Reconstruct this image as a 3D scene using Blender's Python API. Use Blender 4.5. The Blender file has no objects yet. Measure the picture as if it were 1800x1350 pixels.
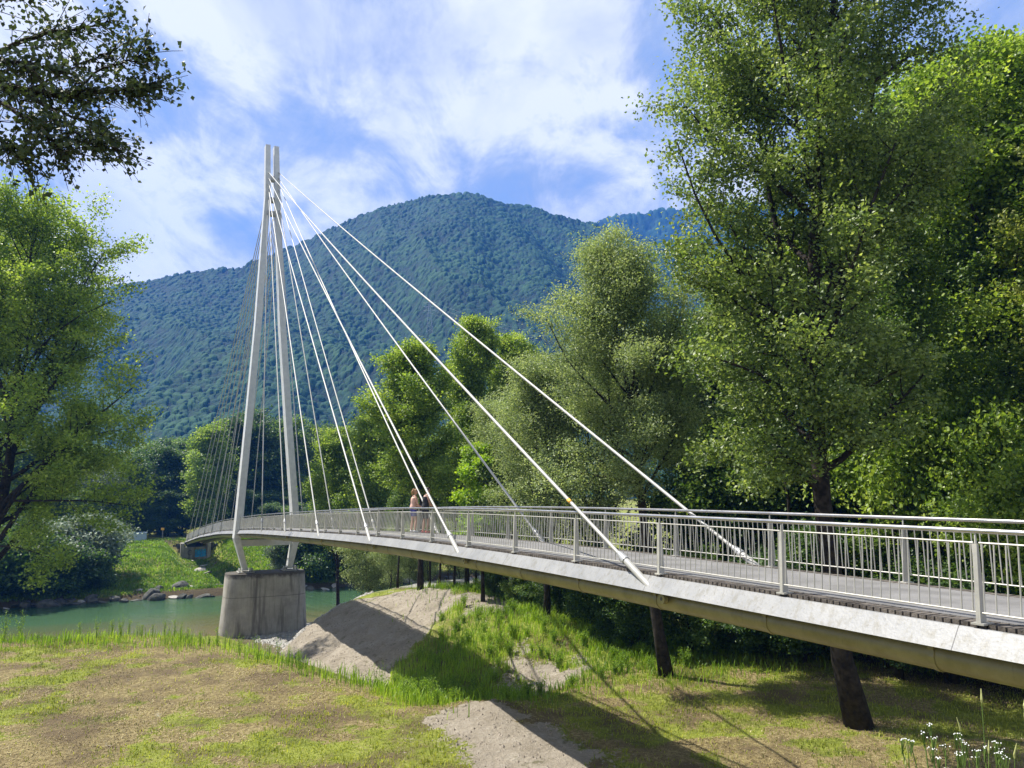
import bpy, bmesh, math, random
import numpy as np
from mathutils import Vector, noise as mnoise
R = math.radians
sc = bpy.context.scene
COL = sc.collection
rng = np.random.default_rng(7)
random.seed(7)

# ------------------------------------------------------------------ camera
PITCH = math.atan(170/1352.0)
F = 1352.0
cam_d = bpy.data.cameras.new('camera'); cam = bpy.data.objects.new('camera', cam_d); COL.objects.link(cam)
cam.location = (0, 0, 0); cam.rotation_euler = (math.pi/2 + PITCH, 0, 0)
cam_d.sensor_width = 36; cam_d.lens = 36*F/1800; cam_d.clip_start = .1; cam_d.clip_end = 20000
sc.camera = cam
# ------------------------------------------------------------------ light
SUN_EL = R(57); SUN_H = Vector((-.93, .368, 0)).normalized()
to_sun = Vector((SUN_H.x*math.cos(SUN_EL), SUN_H.y*math.cos(SUN_EL), math.sin(SUN_EL)))
sl = bpy.data.lights.new('sun', 'SUN'); sl.energy = 4.8; sl.angle = R(.5); sl.color = (1, .95, .86)
so = bpy.data.objects.new('sun', sl); COL.objects.link(so)
so.rotation_euler = to_sun.to_track_quat('Z', 'Y').to_euler(); so.location = to_sun*100
sc.view_settings.view_transform = 'Standard'; sc.view_settings.look = 'None'
sc.view_settings.gamma = 1; sc.view_settings.exposure = 1.12
sc.cycles.volume_bounces = 1; sc.cycles.max_bounces = 8; sc.cycles.transparent_max_bounces = 8
sc.cycles.diffuse_bounces = 4; sc.cycles.transmission_bounces = 4
sc.cycles.volume_step_rate = 5

# ------------------------------------------------------------------ material helpers
class NT:
    def __init__(s, tree): s.t = tree; s.n = tree.nodes; s.l = tree.links
    def add(s, typ, **kw):
        n = s.n.new(typ)
        for k, v in kw.items():
            if k.startswith('i_'):
                key = k[2:]
                key = int(key) if key.isdigit() else key.replace('_', ' ')
                s.put(n.inputs[key], v)
            else: setattr(n, k, v)
        return n
    def put(s, sock, v):
        if hasattr(v, 'is_output') or isinstance(v, bpy.types.NodeSocket): s.l.new(v, sock)
        elif isinstance(v, bpy.types.Node): s.l.new(v.outputs[0], sock)
        else: sock.default_value = v
    def noise(s, vec, scale, detail=4, rough=.55, dist=0):
        n = s.add('ShaderNodeTexNoise'); s.put(n.inputs['Vector'], vec)
        n.inputs['Scale'].default_value = scale; n.inputs['Detail'].default_value = detail
        n.inputs['Roughness'].default_value = rough; n.inputs['Distortion'].default_value = dist
        return n.outputs[0]
    def ramp(s, fac, stops, interp='LINEAR'):
        n = s.add('ShaderNodeValToRGB'); s.put(n.inputs[0], fac); cr = n.color_ramp; cr.interpolation = interp
        while len(cr.elements) < len(stops): cr.elements.new(.5)
        for e, (p, c) in zip(cr.elements, stops):
            e.position = p; e.color = (c, c, c, 1) if isinstance(c, (int, float)) else (*c, 1)
        return n.outputs[0]
    def mix(s, fac, a, b, mode='MIX'):
        n = s.add('ShaderNodeMix', data_type='RGBA', blend_type=mode)
        s.put(n.inputs[0], fac)
        for sock, v in ((n.inputs[6], a), (n.inputs[7], b)):
            if isinstance(v, tuple) and len(v) == 3: v = (*v, 1)
            s.put(sock, v)
        return n.outputs[2]
    def math(s, op, a, b=0, c=None, clamp=False):
        n = s.add('ShaderNodeMath', operation=op, use_clamp=clamp); s.put(n.inputs[0], a); s.put(n.inputs[1], b)
        if c is not None: s.put(n.inputs[2], c)
        return n.outputs[0]
    def bump(s, h, strength=.5, dist=.05):
        n = s.add('ShaderNodeBump'); s.put(n.inputs['Height'], h)
        n.inputs['Strength'].default_value = strength; n.inputs['Distance'].default_value = dist
        return n.outputs[0]
    def mapping(s, vec, scale=(1, 1, 1), rot=(0, 0, 0), loc=(0, 0, 0)):
        n = s.add('ShaderNodeMapping'); s.put(n.inputs[0], vec)
        n.inputs['Scale'].default_value = scale; n.inputs['Rotation'].default_value = rot; n.inputs['Location'].default_value = loc
        return n.outputs[0]
def new_mat(name):
    m = bpy.data.materials.new(name); m.use_nodes = True; m.node_tree.nodes.clear()
    t = NT(m.node_tree)
    t.out = t.add('ShaderNodeOutputMaterial')
    t.geo = t.add('ShaderNodeNewGeometry').outputs['Position']
    return m, t
def principled(t, col, rough=.6, metal=0, spec=.5, normal=None, connect=True):
    p = t.add('ShaderNodeBsdfPrincipled')
    if isinstance(col, tuple): col = (*col, 1)
    t.put(p.inputs['Base Color'], col); t.put(p.inputs['Roughness'], rough); t.put(p.inputs['Metallic'], metal)
    t.put(p.inputs['Specular IOR Level'], spec)
    if normal is not None: t.put(p.inputs['Normal'], normal)
    if connect: t.l.new(p.outputs[0], t.out.inputs[0])
    return p
def noisy_mat(name, c1, c2, scale=3, rough=.6, metal=0, spec=.5, bump=0, bscale=30, stops=(.35, .65)):
    m, t = new_mat(name)
    n = t.noise(t.geo, scale, 5, .6)
    c = t.ramp(n, [(stops[0], c1), (stops[1], c2)])
    nb = t.bump(t.noise(t.geo, bscale, 3), bump, .02) if bump else None
    principled(t, c, rough, metal, spec, nb)
    return m

# ------------------------------------------------------------------ world: sky with high cloud
w = bpy.data.worlds.new('World'); sc.world = w; w.use_nodes = True; w.node_tree.nodes.clear()
t = NT(w.node_tree)
sky = t.add('ShaderNodeTexSky', sky_type='NISHITA', sun_disc=False, sun_elevation=SUN_EL,
            sun_rotation=math.atan2(SUN_H.x, SUN_H.y), altitude=300, air_density=1.0, dust_density=1.0, ozone_density=2.0)
tc = t.add('ShaderNodeTexCoord').outputs['Generated']
sep = t.add('ShaderNodeSeparateXYZ'); t.put(sep.inputs[0], tc)
zz = t.math('ADD', t.math('MAXIMUM', sep.outputs[2], 0.0), .45)
cx = t.math('DIVIDE', sep.outputs[0], zz); cy = t.math('DIVIDE', sep.outputs[1], zz)
cv = t.add('ShaderNodeCombineXYZ'); t.put(cv.inputs[0], cx); t.put(cv.inputs[1], cy)
v1 = t.mapping(cv.outputs[0], (1.0, .9, 1), (0, 0, R(-38)), (5.1, 2.3, 0))
n1 = t.noise(v1, 3.3, 10, .58, .45)
n2 = t.noise(t.mapping(cv.outputs[0], (1, 1, 1), (0, 0, 0), (2.2, 4.1, 0)), .75, 3, .5, .2)
n3 = t.noise(t.mapping(cv.outputs[0], (1.0, .7, 1), (0, 0, R(-55)), (1.7, 6.3, 0)), 8, 9, .66, .6)
dens = t.math('ADD', t.math('MULTIPLY', n1, .55), t.math('ADD', t.math('MULTIPLY', n2, .30), t.math('MULTIPLY', n3, .30)))
base = t.mix(.88, sky.outputs[0], (2.0, 3.0, 5.1))
veil = t.ramp(dens, [(.44, .1), (.52, .75), (.58, 1.0)])
cloudc = t.ramp(dens, [(.45, (.29, .39, .67)), (.50, (.37, .46, .68)), (.54, (.46, .54, .72)), (.575, (.65, .70, .82)), (.62, (.90, .92, .96))])
n4 = t.noise(t.mapping(cv.outputs[0], (1, .8, 1), (0, 0, R(20)), (7.7, 3.2, 0)), 1.1, 7, .6, .5)
cloudc = t.mix(t.ramp(n4, [(.50, 0.0), (.64, .75)]), cloudc, (.25, .34, .55))
cloudc = t.mix(1.0, cloudc, (7, 7, 7), 'MULTIPLY')
skyc = t.mix(veil, base, cloudc)
bg = t.add('ShaderNodeBackground'); t.put(bg.inputs[0], skyc); bg.inputs[1].default_value = .078
wo = t.add('ShaderNodeOutputWorld'); t.l.new(bg.outputs[0], wo.inputs[0])

# ------------------------------------------------------------------ geometry helpers
def tag(o, label=None, cat=None, group=None, kind=None):
    if label: o['label'] = label
    if cat: o['category'] = cat
    if group: o['group'] = group
    if kind: o['kind'] = kind
    return o
def empty(name, loc=(0, 0, 0)):
    o = bpy.data.objects.new(name, None); COL.objects.link(o); o.location = loc; o.empty_display_size = .5
    return o
def link(name, me, mat=None, parent=None):
    if mat is not None and not me.materials: me.materials.append(mat)
    o = bpy.data.objects.new(name, me); COL.objects.link(o)
    if parent is not None:
        o.parent = parent
        L = Vector(parent.location)
        if parent.parent: L = L + Vector(parent.parent.location)
        o.location = -L if me.get('world') else Vector((0, 0, 0))
    return o
def np_mesh(name, V, faces, smooth=False, attrs=None):
    """V (n,3) ; faces: (m,k) int array or list of arrays of different k"""
    me = bpy.data.meshes.new(name)
    if not isinstance(faces, list): faces = [faces]
    faces = [np.asarray(f, dtype=np.int32) for f in faces if len(f)]
    me.vertices.add(len(V)); me.vertices.foreach_set('co', np.asarray(V, dtype=np.float32).ravel())
    nl = sum(f.size for f in faces); npoly = sum(len(f) for f in faces)
    me.loops.add(nl); me.loops.foreach_set('vertex_index', np.concatenate([f.ravel() for f in faces]))
    me.polygons.add(npoly)
    starts = []; s = 0
    for f in faces:
        starts.append(s + np.arange(len(f))*f.shape[1]); s += f.size
    me.polygons.foreach_set('loop_start', np.concatenate(starts).astype(np.int32))
    me.polygons.foreach_set('use_smooth', np.full(npoly, smooth))
    if attrs:
        for k, (dom, a) in attrs.items():
            at = me.attributes.new(k, 'FLOAT', dom); at.data.foreach_set('value', np.asarray(a, dtype=np.float32))
    me.update(calc_edges=True)
    return me
class MB:
    """mesh builder in world coordinates"""
    def __init__(s): s.V = []; s.Q = []; s.T = []; s.n = 0; s.P = []
    def add(s, V, Q=None, T=None):
        V = np.asarray(V, float)
        s.V.append(V)
        if Q is not None and len(Q): s.Q.append(np.asarray(Q)+s.n)
        if T is not None and len(T): s.T.append(np.asarray(T)+s.n)
        s.n += len(V)
    def hexa(s, c):
        """8 corners: bottom 4 ccw then top 4"""
        s.add(c, [[3, 2, 1, 0], [4, 5, 6, 7], [0, 1, 5, 4], [1, 2, 6, 5], [2, 3, 7, 6], [3, 0, 4, 7]])
    def box(s, c, sx, sy, sz, ux=(1, 0, 0), uy=(0, 1, 0), uz=(0, 0, 1)):
        c = np.array(c, float); ux, uy, uz = [np.array(u, float) for u in (ux, uy, uz)]
        P = []
        for k in (-.5, .5):
            for i, j in ((-.5, -.5), (.5, -.5), (.5, .5), (-.5, .5)):
                P.append(c + ux*sx*i + uy*sy*j + uz*sz*k)
        s.hexa(P)
    def tube(s, pts, rad, n=8, cap=True):
        pts = np.asarray(pts, float); m = len(pts)
        rad = np.full(m, rad) if np.isscalar(rad) else np.asarray(rad, float)
        tg = np.gradient(pts, axis=0); tg /= np.linalg.norm(tg, axis=1)[:, None]+1e-9
        ref = np.array([0, 0, 1.0]) if abs(tg[:, 2]).mean() < .8 else np.array([1.0, 0, 0])
        u = np.cross(tg, ref); u /= np.linalg.norm(u, axis=1)[:, None]+1e-9
        v = np.cross(tg, u)
        a = np.arange(n)*2*math.pi/n
        ring = pts[:, None, :] + rad[:, None, None]*(np.cos(a)[None, :, None]*u[:, None, :]+np.sin(a)[None, :, None]*v[:, None, :])
        V = ring.reshape(-1, 3)
        i = np.arange(m-1)[:, None]*n; j = np.arange(n)[None, :]; j2 = (j+1) % n
        Q = np.stack([i+j, i+j2, i+n+j2, i+n+j], -1).reshape(-1, 4)
        T = []
        if cap:
            V = np.vstack([V, pts[0], pts[-1]])
            a0 = m*n; b0 = m*n+1
            for k in range(n):
                T.append([a0, (k+1) % n, k]); T.append([b0, (m-1)*n+k, (m-1)*n+(k+1) % n])
        s.add(V, Q, T)
    def mesh(s, name, smooth=False, origin=None):
        V = np.vstack(s.V)
        if origin is not None: V = V-np.array(origin)
        f = []
        if s.Q: f.append(np.vstack(s.Q))
        if s.T: f.append(np.vstack(s.T))
        return np_mesh(name, V, f, smooth)
    def build(s, name, mat, parent=None, smooth=False, origin=None):
        """vertices given in world space; parent chain offsets removed"""
        off = Vector((0, 0, 0)); p = parent
        while p is not None: off += Vector(p.location); p = p.parent
        if parent is None and origin is not None: off = Vector(origin)
        me = s.mesh(name, smooth, tuple(off))
        me.materials.append(mat)
        o = bpy.data.objects.new(name, me); COL.objects.link(o)
        if parent is not None: o.parent = parent
        else: o.location = off
        return o
def shade_auto(o, ang=35):
    me = o.data
    me.polygons.foreach_set('use_smooth', np.ones(len(me.polygons), bool))
    me.set_sharp_from_angle(angle=R(ang))

cp, sp_ = math.cos(PITCH), math.sin(PITCH)
def ray(u, v):
    a = (u-900)/F; b = (675-v)/F
    return np.array([a, cp - b*sp_, sp_ + b*cp])
def atY(u, v, Y):
    r = ray(u, v); return r*(Y/r[1])
def atZ(u, v, z):
    r = ray(u, v); return r*(z/r[2])
FH = F/cp
def X_of(u, Y): return (u-900)/FH*Y

# ------------------------------------------------------------------ bridge coordinates
S = 2.75
DX, DZ = -.4438, .8961
D2 = np.array([DX, DZ]); N2 = np.array([DZ, -DX])
X1 = 5000*DZ*S/FH
D3 = np.array([DX, DZ, 0]); N3 = np.array([DZ, -DX, 0])
tk = np.array([-8, -4, 0, 2, 3.385, 4.39, 5.39, 6.39, 7.4, 8.42, 10.53, 13.33, 18.2, 22.2, 30.3, 38, 46.7, 52])
tz = np.array([-.42, -.42, -.44, -.465, -.505, -.54, -.572, -.605, -.655, -.715, -.875, -1.19, -1.82, -2.38, -3.76, -5.45, -7.75, -9.2])
kk = np.linspace(-8, 52, 1201); zr_ = np.interp(kk, tk, tz)
ker = np.exp(-np.linspace(-2.2, 2.2, 101)**2); ker /= ker.sum()
zs_ = np.convolve(np.pad(zr_, 50, mode='reflect', reflect_type='odd'), ker, 'valid')
def zr(k): return np.interp(k, kk, zs_)
def BP(k, off, z=0):
    t = k*S
    return np.array([X1+t*DX+off*N3[0], t*DZ+off*N3[1], zr(k)+z])
def ab(x, y): return x*DX+y*DZ, x*DZ-y*DX     # along, across (near rail b=8.1)
B0 = X1*DZ       # across coordinate of the near rail
W = 2.6

# ------------------------------------------------------------------ terrain
def sst(x, a, b):
    u = np.clip((x-a)/(b-a), 0, 1); return u*u*(3-2*u)
def vnoise(x, y, s, seed=0, oct=4):
    """cheap value noise, numpy"""
    r = np.zeros_like(x, dtype=float); amp = 1; tot = 0
    for o in range(oct):
        X = x*s+seed*17.3+o*5.1; Y = y*s+seed*7.7-o*3.3
        xi = np.floor(X); yi = np.floor(Y); fx = X-xi; fy = Y-yi
        fx = fx*fx*(3-2*fx); fy = fy*fy*(3-2*fy)
        def h(i, j):
            q = np.sin(i*127.1+j*311.7+seed*13.7)*43758.5453
            return q-np.floor(q)
        v = (h(xi, yi)*(1-fx)+h(xi+1, yi)*fx)*(1-fy)+(h(xi, yi+1)*(1-fx)+h(xi+1, yi+1)*fx)*fy
        r += amp*v; tot += amp; amp *= .5; s *= 2.03
    return r/tot
def edge_a(b):
    return np.interp(b, [-60, -3, 0, 2.5, 4.5, 6, 7.5, 9], [46, 39, 37.5, 35.5, 32.5, 29, 25.5, 22.5])
def plateau_a(b):
    return np.interp(b, [-60, -3, 0, 3, 5, 7, 10, 15, 18, 60], [46, 39, 37.5, 37, 38.5, 41, 44.5, 47, 50, 54])
WATER = -12.0
def H(x, y):
    x = np.asarray(x, float); y = np.asarray(y, float)
    a, b = ab(x, y)
    e = plateau_a(b)
    e = e + (vnoise(x, y, .35, 3, 3)-.5)*1.6
    drop = sst(a, e, e+13)
    bench = -6.7+(vnoise(x, y, .12, 1, 3)-.5)*.35+(vnoise(x, y, .9, 2, 3)-.5)*.10
    beach = -11.8-(sst(a, 66, 74)*1.3)+(vnoise(x, y, .8, 5, 3)-.5)*.12
    h = bench*(1-drop)+beach*drop
    # sand mound and hummocks under the deck
    sv = (a-24.6)*.966-(b-11.1)*.259; wv = (a-24.6)*.259+(b-11.1)*.966
    gd = np.interp(sv, [-3, 0, 5, 10, 17, 22], [0, .75, 1.15, 1.6, 2.45, 2.9])
    m1 = -gd*np.exp(-np.where(wv > 0, (wv/np.interp(sv, [5, 19], [3.6, 5.2]))**2, (wv/2.3)**2))
    m1 += .85*np.exp(-(((a-40.0)/5.0)**2+((b-16)/3.6)**2))
    m1 += 1.15*np.exp(-(((a-30.5)/4.5)**2+((b-15.6)/3.0)**2))
    m1 += .35*np.exp(-(((a-21.0)/1.8)**2+((b-9.6)/1.3)**2))
    rough_ = (vnoise(x, y, 1.6, 12, 3)-.5)*.28*np.exp(-(((a-33)/13)**4+((b-12)/7)**4))
    h = h+rough_+m1*(1+.3*(vnoise(x, y, .7, 8, 3)-.5))
    # camera levee
    lev = -1.62-.62*np.maximum(a*0+y-2.2, 0)
    lev = np.where(y < 2.2, -1.62, lev)
    h = np.maximum(h, lev+(vnoise(x, y, 1.1, 6, 2)-.5)*.12)
    # far bank
    fa = 89.0+(vnoise(x, y, .12, 9, 3)-.5)*3
    far = -12.4+sst(a, fa-1.5, fa+1.2)*1.0+sst(a, fa+.8, 108)*2.3+sst(a, 111, 125)*.5
    far = far-2.9*np.exp(-((b-B0-1.3)/3.4)**4)*sst(a, 94, 112)*(1-sst(a, 123.6, 124.6))-.9*np.exp(-((b-B0-1.3)/3.4)**4)*sst(a, 90, 94)*(1-sst(a, 98, 108))
    far = far+(vnoise(x, y, .25, 10, 3)-.5)*.7*sst(a, fa, fa+8)
    rise = np.maximum(a-135, 0)*.012
    h = np.where(a > 80, far+rise, h)
    return h
def hz(x, y): return float(H(np.array([x]), np.array([y]))[0])

def grow(a, b, s0, f, lim):
    """coordinates: fine step s0 in [a,b], growing outside to lim"""
    mid = list(np.arange(a, b+1e-6, s0)); hi = [b]; s = s0
    while hi[-1] < lim[1]: s *= f; hi.append(hi[-1]+s)
    lo = [a]; s = s0
    while lo[-1] > lim[0]: s *= f; lo.append(lo[-1]-s)
    return np.array(lo[:0:-1]+mid+hi[1:])
gx = grow(-26, 22, .2, 1.05, (-1700, 1700)); gy = grow(2, 48, .2, 1.025, (-35, 1500))
GX, GY = np.meshgrid(gx, gy)
GH = H(GX, GY)
GA, GB = ab(GX, GY)
# cover masks (what grows or lies there)
nzA = vnoise(GX, GY, .28, 21, 5); nzB = vnoise(GX, GY, 1.3, 22, 4); nzC = vnoise(GX, GY, .08, 23, 3)
def blob(a0, b0, ra, rb, p=2): return np.exp(-(np.abs((GA-a0)/ra)**p+np.abs((GB-b0)/rb)**p))
def inpoly(A, B, poly):
    c = np.zeros(np.shape(A), bool); n = len(poly)
    for i in range(n):
        a1, b1 = poly[i]; a2, b2 = poly[(i+1) % n]
        c ^= ((b1 > B) != (b2 > B)) & (A < (a2-a1)*(B-b1)/(b2-b1+1e-12)+a1)
    return c
SP = [[(28.3, 8.4), (34, 6.2), (41, 5.2), (50, 8), (47, 13), (43.5, 16.5), (37, 16.2), (34.5, 13.6), (31, 10.2)],
      [(31, 14.6), (37, 14.6), (38, 18), (33, 18)], [(24, 12.8), (27.2, 12.6), (27.6, 14.6), (25, 15.2)], [(8, 6.6), (20.5, 7.4), (22.5, 9.2), (20, 11), (8, 9.6)]]
def sandm(A, B, x, y):
    n1 = vnoise(x, y, .28, 21, 5)-.5; n2 = vnoise(x, y, 1.3, 22, 4)-.5; r = np.zeros(np.shape(A))
    for k, (da, db) in enumerate([(0, 0), (.5, .3), (-.5, .3), (.4, -.4), (-.4, -.4)]):
        for i, pl in enumerate(SP): r += inpoly(A+da+n1*6+n2*3, B+db+n2*3.2, pl)/5.
    return np.clip(r, 0, 1)
def moundg(A, B):
    return np.clip(.95*np.exp(-(((A-27.5)/5)**4+((B-11.5)/3.0)**4))+.9*np.exp(-(((A-33)/10)**4+((B-18.5)/4.2)**4))+.8*np.exp(-(((A-39)/3)**2+((B-16)/2.5)**2)), 0, 1)
sand = sandm(GA, GB, GX, GY)
sand *= (GA < 58)
gravel = sst(GA+(nzA-.5)*5, 47.5, 50.5)*(GA < 84)
hay = (GA < edge_a(GB)+1)*sst(nzA+(nzB-.5)*.8, .36, .64)
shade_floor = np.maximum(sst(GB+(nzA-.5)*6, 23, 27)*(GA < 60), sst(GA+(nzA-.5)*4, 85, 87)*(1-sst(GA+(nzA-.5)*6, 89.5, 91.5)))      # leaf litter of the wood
gv = np.column_stack([GX.ravel(), GY.ravel(), GH.ravel()])
ny, nx = GX.shape
ii = np.arange(ny-1)[:, None]*nx+np.arange(nx-1)[None, :]
gq = np.stack([ii, ii+1, ii+nx+1, ii+nx], -1).reshape(-1, 4)
me = np_mesh('ground', gv, gq, True, {'sand': ('POINT', sand.ravel()), 'gravel': ('POINT', gravel.ravel()),
      'hay': ('POINT', hay.ravel()), 'litter': ('POINT', shade_floor.ravel())})
m, t = new_mat('ground_cover')
def attr(t, n): return t.add('ShaderNodeAttribute', attribute_name=n).outputs['Fac']
fine = t.noise(t.geo, 9, 6, .7); mid = t.noise(t.geo, 1.1, 5, .6); vf = t.noise(t.geo, 45, 3, .6)
green = t.ramp(t.math('ADD', t.math('MULTIPLY', fine, .5), t.math('MULTIPLY', mid, .5)),
               [(.36, (.09, .11, .015)), (.5, (.22, .255, .035)), (.64, (.34, .36, .08))])
hayc = t.ramp(t.math('ADD', t.math('MULTIPLY', fine, .6), t.math('MULTIPLY', vf, .4)),
              [(.36, (.07, .05, .022)), (.5, (.25, .195, .085)), (.62, (.46, .39, .19))])
sandc = t.ramp(t.math('ADD', t.math('MULTIPLY', mid, .5), t.math('MULTIPLY', fine, .5)),
               [(.32, (.23, .195, .145)), (.55, (.36, .315, .25)), (.7, (.45, .405, .335))])
vor = t.add('ShaderNodeTexVoronoi', feature='F1'); t.put(vor.inputs['Vector'], t.geo); vor.inputs['Scale'].default_value = 6
gravc = t.mix(.6, t.ramp(vor.outputs['Distance'], [(.0, (.5, .49, .46)), (.55, (.30, .29, .27)), (.8, (.12, .12, .11))]),
              t.ramp(t.noise(t.geo, 3, 4), [(.3, (.2, .2, .18)), (.7, (.55, .54, .5))]))
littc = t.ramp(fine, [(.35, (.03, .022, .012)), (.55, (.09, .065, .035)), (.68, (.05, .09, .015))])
brk = t.math('ADD', t.math('MULTIPLY', t.math('SUBTRACT', fine, .5), 2.2), t.math('MULTIPLY', t.math('SUBTRACT', mid, .5), 1.2))
def soft(tt, a): return tt.ramp(tt.math('ADD', attr(tt, a), brk), [(.38, 0.0), (.62, 1.0)])
c = t.mix(soft(t, 'hay'), green, hayc)
soil = t.ramp(t.math('ADD', t.math('MULTIPLY', t.noise(t.mapping(t.geo, (1, 1, 1), (0, 0, 0), (31, 7, 0)), .45, 6, .7), .8), t.math('MULTIPLY', fine, .2)), [(.48, 0.0), (.58, .9)])
c = t.mix(soil, c, t.mix(vf, (.05, .036, .02), (.22, .16, .09)))
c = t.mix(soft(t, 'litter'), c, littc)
tuft = t.ramp(t.noise(t.geo, .9, 7, .75), [(.60, 0.0), (.66, .8)])
c = t.mix(soft(t, 'sand'), c, t.mix(tuft, sandc, (.13, .12, .06)))
c = t.mix(attr(t, 'gravel'), c, gravc)
hgt = t.math('ADD', t.math('MULTIPLY', fine, 1.0), t.math('MULTIPLY', vf, .5))
principled(t, c, .9, 0, .2, t.bump(t.math('ADD', hgt, t.math('MULTIPLY', t.noise(t.geo, 3.2, 5, .7), 1.6)), .9, .12))
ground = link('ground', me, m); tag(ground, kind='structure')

# water
m, t = new_mat('river_water')
aw = t.mapping(t.geo, (.16, 1.0, 1), (0, 0, -math.atan2(N3[1], N3[0])))
aw = t.add('ShaderNodeMapping'); aw.vector_type = 'TEXTURE'; t.put(aw.inputs[0], t.geo)
aw.inputs['Rotation'].default_value = (0, 0, math.atan2(N3[1], N3[0])); aw.inputs['Scale'].default_value = (3.2, .55, 1)
wn = t.noise(aw.outputs[0], 1.3, 5, .6, .6); wn2 = t.noise(aw.outputs[0], .25, 3, .5, .4)
dn = t.add('ShaderNodeVectorMath', operation='DOT_PRODUCT'); t.put(dn.inputs[0], t.geo); dn.inputs[1].default_value = (DX, DZ, 0)
aa = t.math('ADD', dn.outputs['Value'], t.math('MULTIPLY', t.math('SUBTRACT', wn2, .5), 7))
aam = t.math('DIVIDE', t.math('SUBTRACT', aa, 66), 25)
wc = t.ramp(aam, [(.05, (.15, .13, .07)), (.28, (.10, .115, .05)), (.5, (.058, .118, .058)), (1, (.028, .066, .034))])
foam = t.ramp(t.noise(aw.outputs[0], .8, 8, .7, 1.2), [(.66, 0.0), (.74, .5)])
wc = t.mix(foam, wc, (.6, .65, .62))
principled(t, wc, .07, 0, .5, t.bump(wn, .35, .10))
wm = MB()
q = []
for a_, b_ in ((52, -160), (52, 160), (93, 160), (93, -160)):
    p = D3*a_+N3*b_; q.append((p[0], p[1], WATER))
nA, nB = 2, 2
wm.add(q, [[0, 1, 2, 3]])
o = wm.build('river', m); tag(o, kind='structure')

# ------------------------------------------------------------------ mountains
ridge = np.array([(-700, 560), (-300, 545), (0, 528), (120, 520), (205, 505), (240, 500), (280, 492), (340, 480), (400, 475), (430, 472), (445, 463), (505, 438), (545, 425),
                  (600, 395), (660, 372), (720, 355), (770, 346), (830, 343), (850, 348), (870, 357), (940, 368), (990, 385), (1045, 398),
                  (1150, 430), (1300, 470), (1500, 520), (1800, 560), (2400, 640)], float)
def build_hills(name, ridge, Y0, Y1, ur, ncol, nrow, canopy, label_seed):
    us = np.linspace(ur[0], ur[1], ncol)
    vs = np.interp(us, ridge[:, 0], ridge[:, 1])
    rv = np.zeros((ncol, 3))
    a = (us-900)/F; b = (675-vs)/F
    slope = (sp_+b*cp)/(cp-b*sp_); lat = a/(cp-b*sp_)
    tt = np.linspace(0, 1, nrow)[:, None]
    Yc = Y0+(Y1-Y0)*tt**1.0
    Ztop = slope*Y1
    X = (us[None, :]-900)/FH*Yc
    # blend lateral so the crest lands where it should
    X = X*(1-tt)+ (lat[None, :]*Y1)*tt*(Yc/Y1) + X*tt*0 if False else ((us[None, :]-900)/FH*(1-tt)+lat[None, :]*tt)*Yc
    z0 = -9.0
    gul = vnoise(us[None, :]*0.004+tt*1.2, tt*1.5+us[None, :]*0.0, 1.6, label_seed, 4)
    prof = tt**1.08
    Z = z0+(Ztop[None, :]-z0)*prof
    big = (vnoise(X, Yc*1.0, 1/160., label_seed+1, 4)-.5)*110*np.sin(np.pi*np.clip(tt, 0, 1))**.8
    spur = np.abs(vnoise(X+Yc*.35, Yc*.25, 1/120., label_seed+4, 3)-.5)*-90*np.sin(np.pi*np.clip(tt, 0, 1))**.7
    Y = np.broadcast_to(Yc, X.shape)+big*.6
    Z = Z+big*.55+spur*2.0
    # canopy: domes of single tree crowns (cell noise)
    best = np.full(X.shape, 9.0); val = np.zeros(X.shape)
    wob = vnoise(X, Y, 1/40., 77, 3)
    wob2 = vnoise(X, Y, 1/50., 99, 3)
    su = (X+wob*14)/canopy; sv = (Y+wob2*14)/canopy
    ci = np.floor(su); cj = np.floor(sv)
    for di in (-1, 0, 1):
        for dj in (-1, 0, 1):
            i = ci+di; j = cj+dj
            h1 = np.sin(i*127.1+j*311.7)*43758.5453; h1 -= np.floor(h1)
            h2 = np.sin(i*269.5+j*183.3)*24634.6345; h2 -= np.floor(h2)
            h3 = np.sin(i*419.2+j*71.9)*17231.127; h3 -= np.floor(h3)
            d = np.hypot(su-(i+h1), sv-(j+h2))/(.75+.6*h3)
            m_ = d < best
            best = np.where(m_, d, best); val = np.where(m_, h3, val)
    dome = np.sqrt(np.clip(1-best**2, 0, 1))
    det = (vnoise(X, Y+Z, 1/4.0, 40, 2)-.5)
    Z = Z+dome*canopy*(.55+1.1*val**2)+det*canopy*.3+(vnoise(X, Y, 1/16., 31, 3)-.5)*canopy*1.2
    # back slope row
    V = np.stack([X, Y, Z], -1)
    bk = V[-1].copy(); bk[:, 1] += 200; bk[:, 2] = -20
    V = np.concatenate([V, bk[None]], 0)
    nr = nrow+1
    ii = np.arange(nr-1)[:, None]*ncol+np.arange(ncol-1)[None, :]
    q = np.stack([ii, ii+1, ii+ncol+1, ii+ncol], -1).reshape(-1, 4)
    tone = np.concatenate([val, val[-1:]], 0)
    return np_mesh(name, V.reshape(-1, 3), q, True, {'tone': ('POINT', tone.ravel())})
m, t = new_mat('forested_slope')
big = t.noise(t.geo, .006, 4, .6); sm = t.noise(t.geo, .35, 3, .6)
mid_ = t.noise(t.geo, .03, 5, .65)
tn = t.math('ADD', t.math('MULTIPLY', attr(t, 'tone'), .30), t.math('ADD', t.math('MULTIPLY', big, .35), t.math('ADD', t.math('MULTIPLY', mid_, .30), t.math('MULTIPLY', sm, .1))))
c = t.ramp(tn, [(.36, (.003, .014, .009)), (.48, (.006, .025, .014)), (.58, (.012, .043, .019)), (.70, (.026, .072, .025))])
principled(t, c, .85, 0, .15, t.bump(sm, .6, 1.2))
hill_mat = m
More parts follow.
